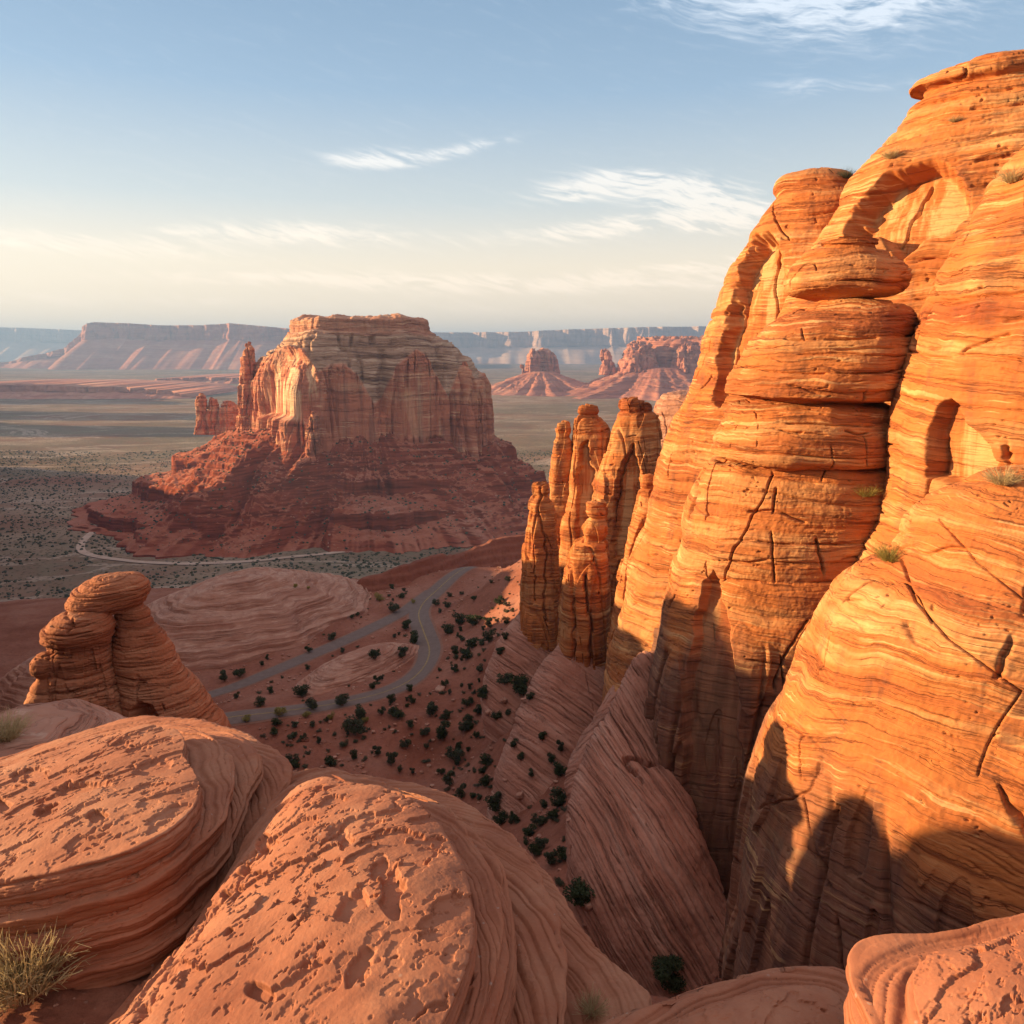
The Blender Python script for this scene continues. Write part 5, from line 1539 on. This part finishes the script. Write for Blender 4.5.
place('big', 581, 905, 28, 'juniper in a hollow at the left foot of the pink apron', cat='tree')
for (x, y, h) in ((247, 721, 13), (279, 716, 14), (306, 717, 11), (331, 719, 10), (365, 722, 10)):
    place('yellow', x, y, h, 'yellow-green shrub on the road verge right of the hoodoo', group='yellow shrubs along the road verge')
for (x, y, h) in ((295, 588, 7), (308, 589, 5), (380, 601, 12), (413, 603, 6)):
    place('yellow', x, y, h, 'yellow-green shrub catching light behind the striped dome', group='yellow shrubs behind the dome')
# scattered small ones on the slopes
cnt = 0
for _ in range(2200):
    if cnt > 250: break
    x, y = rs.uniform(250, 575), rs.uniform(572, 940)
    loc, nor, on = cast(x, y)
    if loc is None or not on.startswith('ground') or nor.z < .6 or loc.y < 50 or loc.y > 330: continue
    if min(line_dist(np.array([loc.x]), np.array([loc.y]), roadw)[0], line_dist(np.array([loc.x]), np.array([loc.y]), upw)[0]) < 6: continue
    kd = 'sage' if rs.rand() < .65 else 'juniper'
    hh = rs.uniform(.7, 1.5) if kd == 'sage' else rs.uniform(1.3, 2.6)
    put_plant(kd, loc, hh, 'low grey-green sagebrush on the red slope' if kd == 'sage' else 'small dark juniper dotted on the red slope',
              group='sagebrush on the red slopes' if kd == 'sage' else 'small junipers on the red slopes')
    cnt += 1

# boulders and rubble
def boulder_mesh(seed):
    rg = np.random.RandomState(seed)
    nt, nz = 22, 14
    th = np.linspace(0, 2 * math.pi, nt, endpoint=False)
    ph = np.linspace(.02, math.pi - .02, nz)
    d = np.stack([np.sin(ph)[:, None] * np.cos(th), np.sin(ph)[:, None] * np.sin(th), np.cos(ph)[:, None] + 0 * th], -1)
    m = np.max(np.abs(d * [1, 1, 1]), -1, keepdims=True)
    P = d / (m ** .55) * (1 + .25 * fbm(d + seed, .7, 3))[..., None] * [1, .7, .5]
    return grid_mesh('boulder', P, True, MAT['swirl'], None, flip=True)
bms = []
for i in range(4):
    b_ = boulder_mesh(i)
    bms.append(b_.data)
    bpy.data.objects.remove(b_)
bl = [(297, 722, 5), (305, 740, 8), (322, 742, 9), (330, 722, 6), (345, 722, 6), (392, 730, 5), (415, 722, 5), (520, 795, 12), (548, 895, 9), (590, 905, 14), (575, 935, 8), (590, 938, 7), (569, 820, 6), (505, 780, 6), (560, 870, 5), (440, 690, 14), (352, 716, 4), (545, 845, 5), (585, 925, 6), (525, 700, 9), (505, 700, 10), (488, 712, 8)]
for (x, y, w_) in bl:
    loc, nor, on = cast(x, y)
    if loc is None or loc.y < 14 or loc.y > 400: continue
    o = bpy.data.objects.new('boulder', bms[rs.randint(4)])
    COL.objects.link(o)
    o.location = loc
    k_ = w_ / F * loc.y * .5
    o.scale = (k_, k_, k_)
    o.rotation_euler = (rs.uniform(-.4, .4), rs.uniform(-.4, .4), rs.rand() * 6)
    tag(o, 'angular pink boulder lying on the gully slope' if y > 755 else 'angular pink boulder on the bank below the road', 'boulder', 'fallen boulders in the gully' if y > 755 else 'fallen boulders below the road')

ICO = None
def ico():
    global ICO
    if ICO is None:
        import bmesh
        bm = bmesh.new()
        bmesh.ops.create_icosphere(bm, subdivisions=1, radius=1)
        ICO = (np.array([v.co[:] for v in bm.verts]), np.array([[v.index for v in f.verts] for f in bm.faces]))
        bm.free()
    return ICO
def scatter(name, pts, sz, mat, squash=.7, label=None):
    v, f = ico()
    n = len(pts)
    s_ = sz[:, None, None] * (1 + .45 * (rs.rand(n, len(v), 1) - .5))
    V = pts[:, None] + v[None] * s_ * np.array([1, 1, squash])
    V[..., 2] += (sz * squash * .5)[:, None]
    Fc = (f[None] + (np.arange(n) * len(v))[:, None, None]).reshape(-1, 3)
    o = raw_mesh(name, V.reshape(-1, 3), Fc, mat, smooth=False)
    return tag(o, kind='stuff')
n_ = int(38000)
y_ = 520 + 1500 * rs.rand(n_) ** .9
x_ = (rs.rand(n_) * 1.5 - .78) * y_
P_ = np.stack([x_, y_, 0 * x_], -1)
den = fbm(P_, 120, 3, off=40) + .6 * fbm(P_, 30, 2, off=41)
trk = (np.hypot(x_ - BUTTE.location.x, y_ - BUTTE.location.y) > 250)
ok_ = (den > -.15 - .4 * rs.rand(n_)) & trk
x_, y_ = x_[ok_], y_[ok_]
z_ = ground_z(x_, y_)
k2 = z_ < -225
scatter('desert_scrub', np.stack([x_, y_, z_], -1)[k2], (.8 + 1.7 * rs.rand(len(x_)) ** 2)[k2], MAT['scrub'])
tal_, roc_ = [], []
for _ in range(9000):
    a_, b_ = BUTTE.location.x + rs.uniform(-420, 360), BUTTE.location.y + rs.uniform(-300, 250)
    ok, loc, nor, _i, ob, _m = SC.ray_cast(DG, Vector((a_, b_, 200)), Vector((0, 0, -1)))
    if ok and ob.name.startswith('talus') and loc.z > -246:
        if perlin(np.array([[a_ / 60, b_ / 60, 3.3]]))[0] > -.2 - .3 * rs.rand():
            (tal_ if rs.rand() < .6 else roc_).append(loc[:])
tal_, roc_ = np.array(tal_), np.array(roc_)
scatter('desert_scrub', tal_, .7 + 1.5 * rs.rand(len(tal_)) ** 2, MAT['scrub'])
scatter('rubble', roc_, .5 + 1.8 * rs.rand(len(roc_)) ** 4, MAT['swirl'], .7)
n_ = 9000
y_ = 60 + 260 * rs.rand(n_)
x_ = -95 + 140 * rs.rand(n_)
dd_ = np.minimum(line_dist(x_, y_, roadw), line_dist(x_, y_, upw))
g_ = fbm(np.stack([x_, y_, 0 * x_], -1), 14, 3, off=44)
ok_ = (dd_ > 5) & (g_ > -.05 - .3 * rs.rand(n_))
x_, y_ = x_[ok_], y_[ok_]
scatter('rubble', np.stack([x_, y_, ground_z(x_, y_)], -1), .08 + .55 * rs.rand(len(x_)) ** 4, MAT['swirl'], .6)

# twiggy plants and dry grass
def tuft(name, loc, h, n, mat, label, cat, spread=.5, seed=1, width=.004, curl=.3, parts=None):
    rg = np.random.RandomState(seed)
    V, Qd = [], []
    for i in range(n):
        a = rg.rand() * 6.28
        lean = spread * rg.rand() ** .7
        L = h * (.45 + .6 * rg.rand())
        b = np.array([math.cos(a), math.sin(a), 0]) * h * .3 * rg.rand()
        dirn = np.array([math.cos(a) * lean, math.sin(a) * lean, 1.0])
        dirn /= np.linalg.norm(dirn)
        side = np.cross(dirn, rg.normal(size=3)); side /= np.linalg.norm(side)
        pts, p, d_ = [], b, dirn.copy()
        m = 6
        for j in range(m):
            pts.append(p.copy())
            d_ = d_ + rg.normal(size=3) * .10 + np.array([math.cos(a), math.sin(a), -.5]) * curl * .12
            d_ /= np.linalg.norm(d_)
            p = p + d_ * L / m
        base_i = len(V)
        for j, q in enumerate(pts):
            w = width * (1 - .75 * j / m)
            V += [q - side * w, q + side * w]
        for j in range(m - 1):
            k = base_i + 2 * j
            Qd.append((k, k + 1, k + 3, k + 2))
        # side twigs
        for _ in range(3):
            j = rg.randint(2, m - 1)
            q = pts[j]
            e_ = q + (d_ + rg.normal(size=3) * .5) * L * .16
            k = len(V)
            V += [q - side * width * .5, q + side * width * .5, e_ + side * width * .3, e_ - side * width * .3]
            Qd.append((k, k + 1, k + 2, k + 3))
    o = raw_mesh(name, np.array(V), np.array(Qd), MAT[mat], smooth=False)
    o.location = loc
    return tag(o, label, cat)
def tuft_at(px, py, hpx, n, mat, label, cat='shrub', name='dry_shrub', **k):
    loc, nor, on = cast(px, py)
    if loc is None: return
    t = loc.y / ray(px, py)[1]
    h = hpx / F * t
    k.setdefault('width', h * .008)
    tuft(name, loc - Vector((0, 0, h * .03)), h, n, mat, label, cat, **k)
tuft_at(22, 985, 100, 620, 'straw', 'dry straw-coloured bush on the red dirt at the bottom left corner', 'bush', 'dry_bush', spread=.9, seed=3)
tuft_at(6, 738, 34, 420, 'straw', 'pale grass clump on the smooth dome at the left edge', 'grass clump', 'grass_clump', spread=1.0, seed=4)
tuft_at(592, 1012, 26, 260, 'straw', 'small grey dry shrub between the bottom slabs', spread=1.2, seed=5)
for i, (x, y, h, lb) in enumerate(((866, 496, 18, 'small shrub rooted in the wall crack below the stacked boulders'), (890, 560, 24, 'shrub in the notch between the cliff wall and the near dome'),
        (1003, 484, 26, 'dry shrub on the top of the near orange dome'), (1014, 182, 22, 'shrub on the right edge dome near the top of the photo'),
        (892, 158, 14, 'small shrub on the shoulder of the tallest dome'), (846, 178, 13, 'green shrub between the two highest domes on the skyline'), (955, 122, 9, 'tiny shrub under the cap of the tallest dome'))):
    tuft_at(x, y, h, 380, 'yellow' if i in (0, 1) else 'sage' if i == 5 else 'straw', lb, spread=1.6, seed=10 + i)
# pebbles on the red dirt
n_ = 260
for _ in range(1):
    x_ = rs.uniform(-5.5, -1.2, n_); y_ = rs.uniform(4.0, 8.0, n_)
    pts_ = []
    for a_, b_ in zip(x_, y_):
        ok, loc, nor, _i, ob, _m = SC.ray_cast(DG, Vector((a_, b_, 0)), Vector((0, 0, -1)))
        if ok and ob.name.startswith('ground'): pts_.append(loc[:])
    if pts_:
        pts_ = np.array(pts_)
        scatter('pebbles', pts_, .006 + .035 * rs.rand(len(pts_)) ** 4, MAT['swirl'], .6)

# ------------------------------------------------------------------ haze: thin air between near and far
def build_haze():
    me = bpy.data.meshes.new('haze')
    x0, x1, y0, y1, z0, z1 = -36000, 36000, -20000, 42000, -275, 640
    v = [(x, y, z) for x in (x0, x1) for y in (y0, y1) for z in (z0, z1)]
    f = [(0, 1, 3, 2), (4, 6, 7, 5), (0, 4, 5, 1), (2, 3, 7, 6), (0, 2, 6, 4), (1, 5, 7, 3)]
    me.from_pydata(v, [], f)
    m, T, out = new_mat('haze_air')
    vol = T.new('ShaderNodeVolumePrincipled', {'Color': (0.27, 0.46, 0.80, 1), 'Density': 5.5e-5, 'Anisotropy': 0.2})
    T.l.new(vol.outputs[0], out.inputs['Volume'])
    me.materials.append(m)
    o = bpy.data.objects.new('haze', me)
    COL.objects.link(o)
    tag(o, kind='stuff')
build_haze()
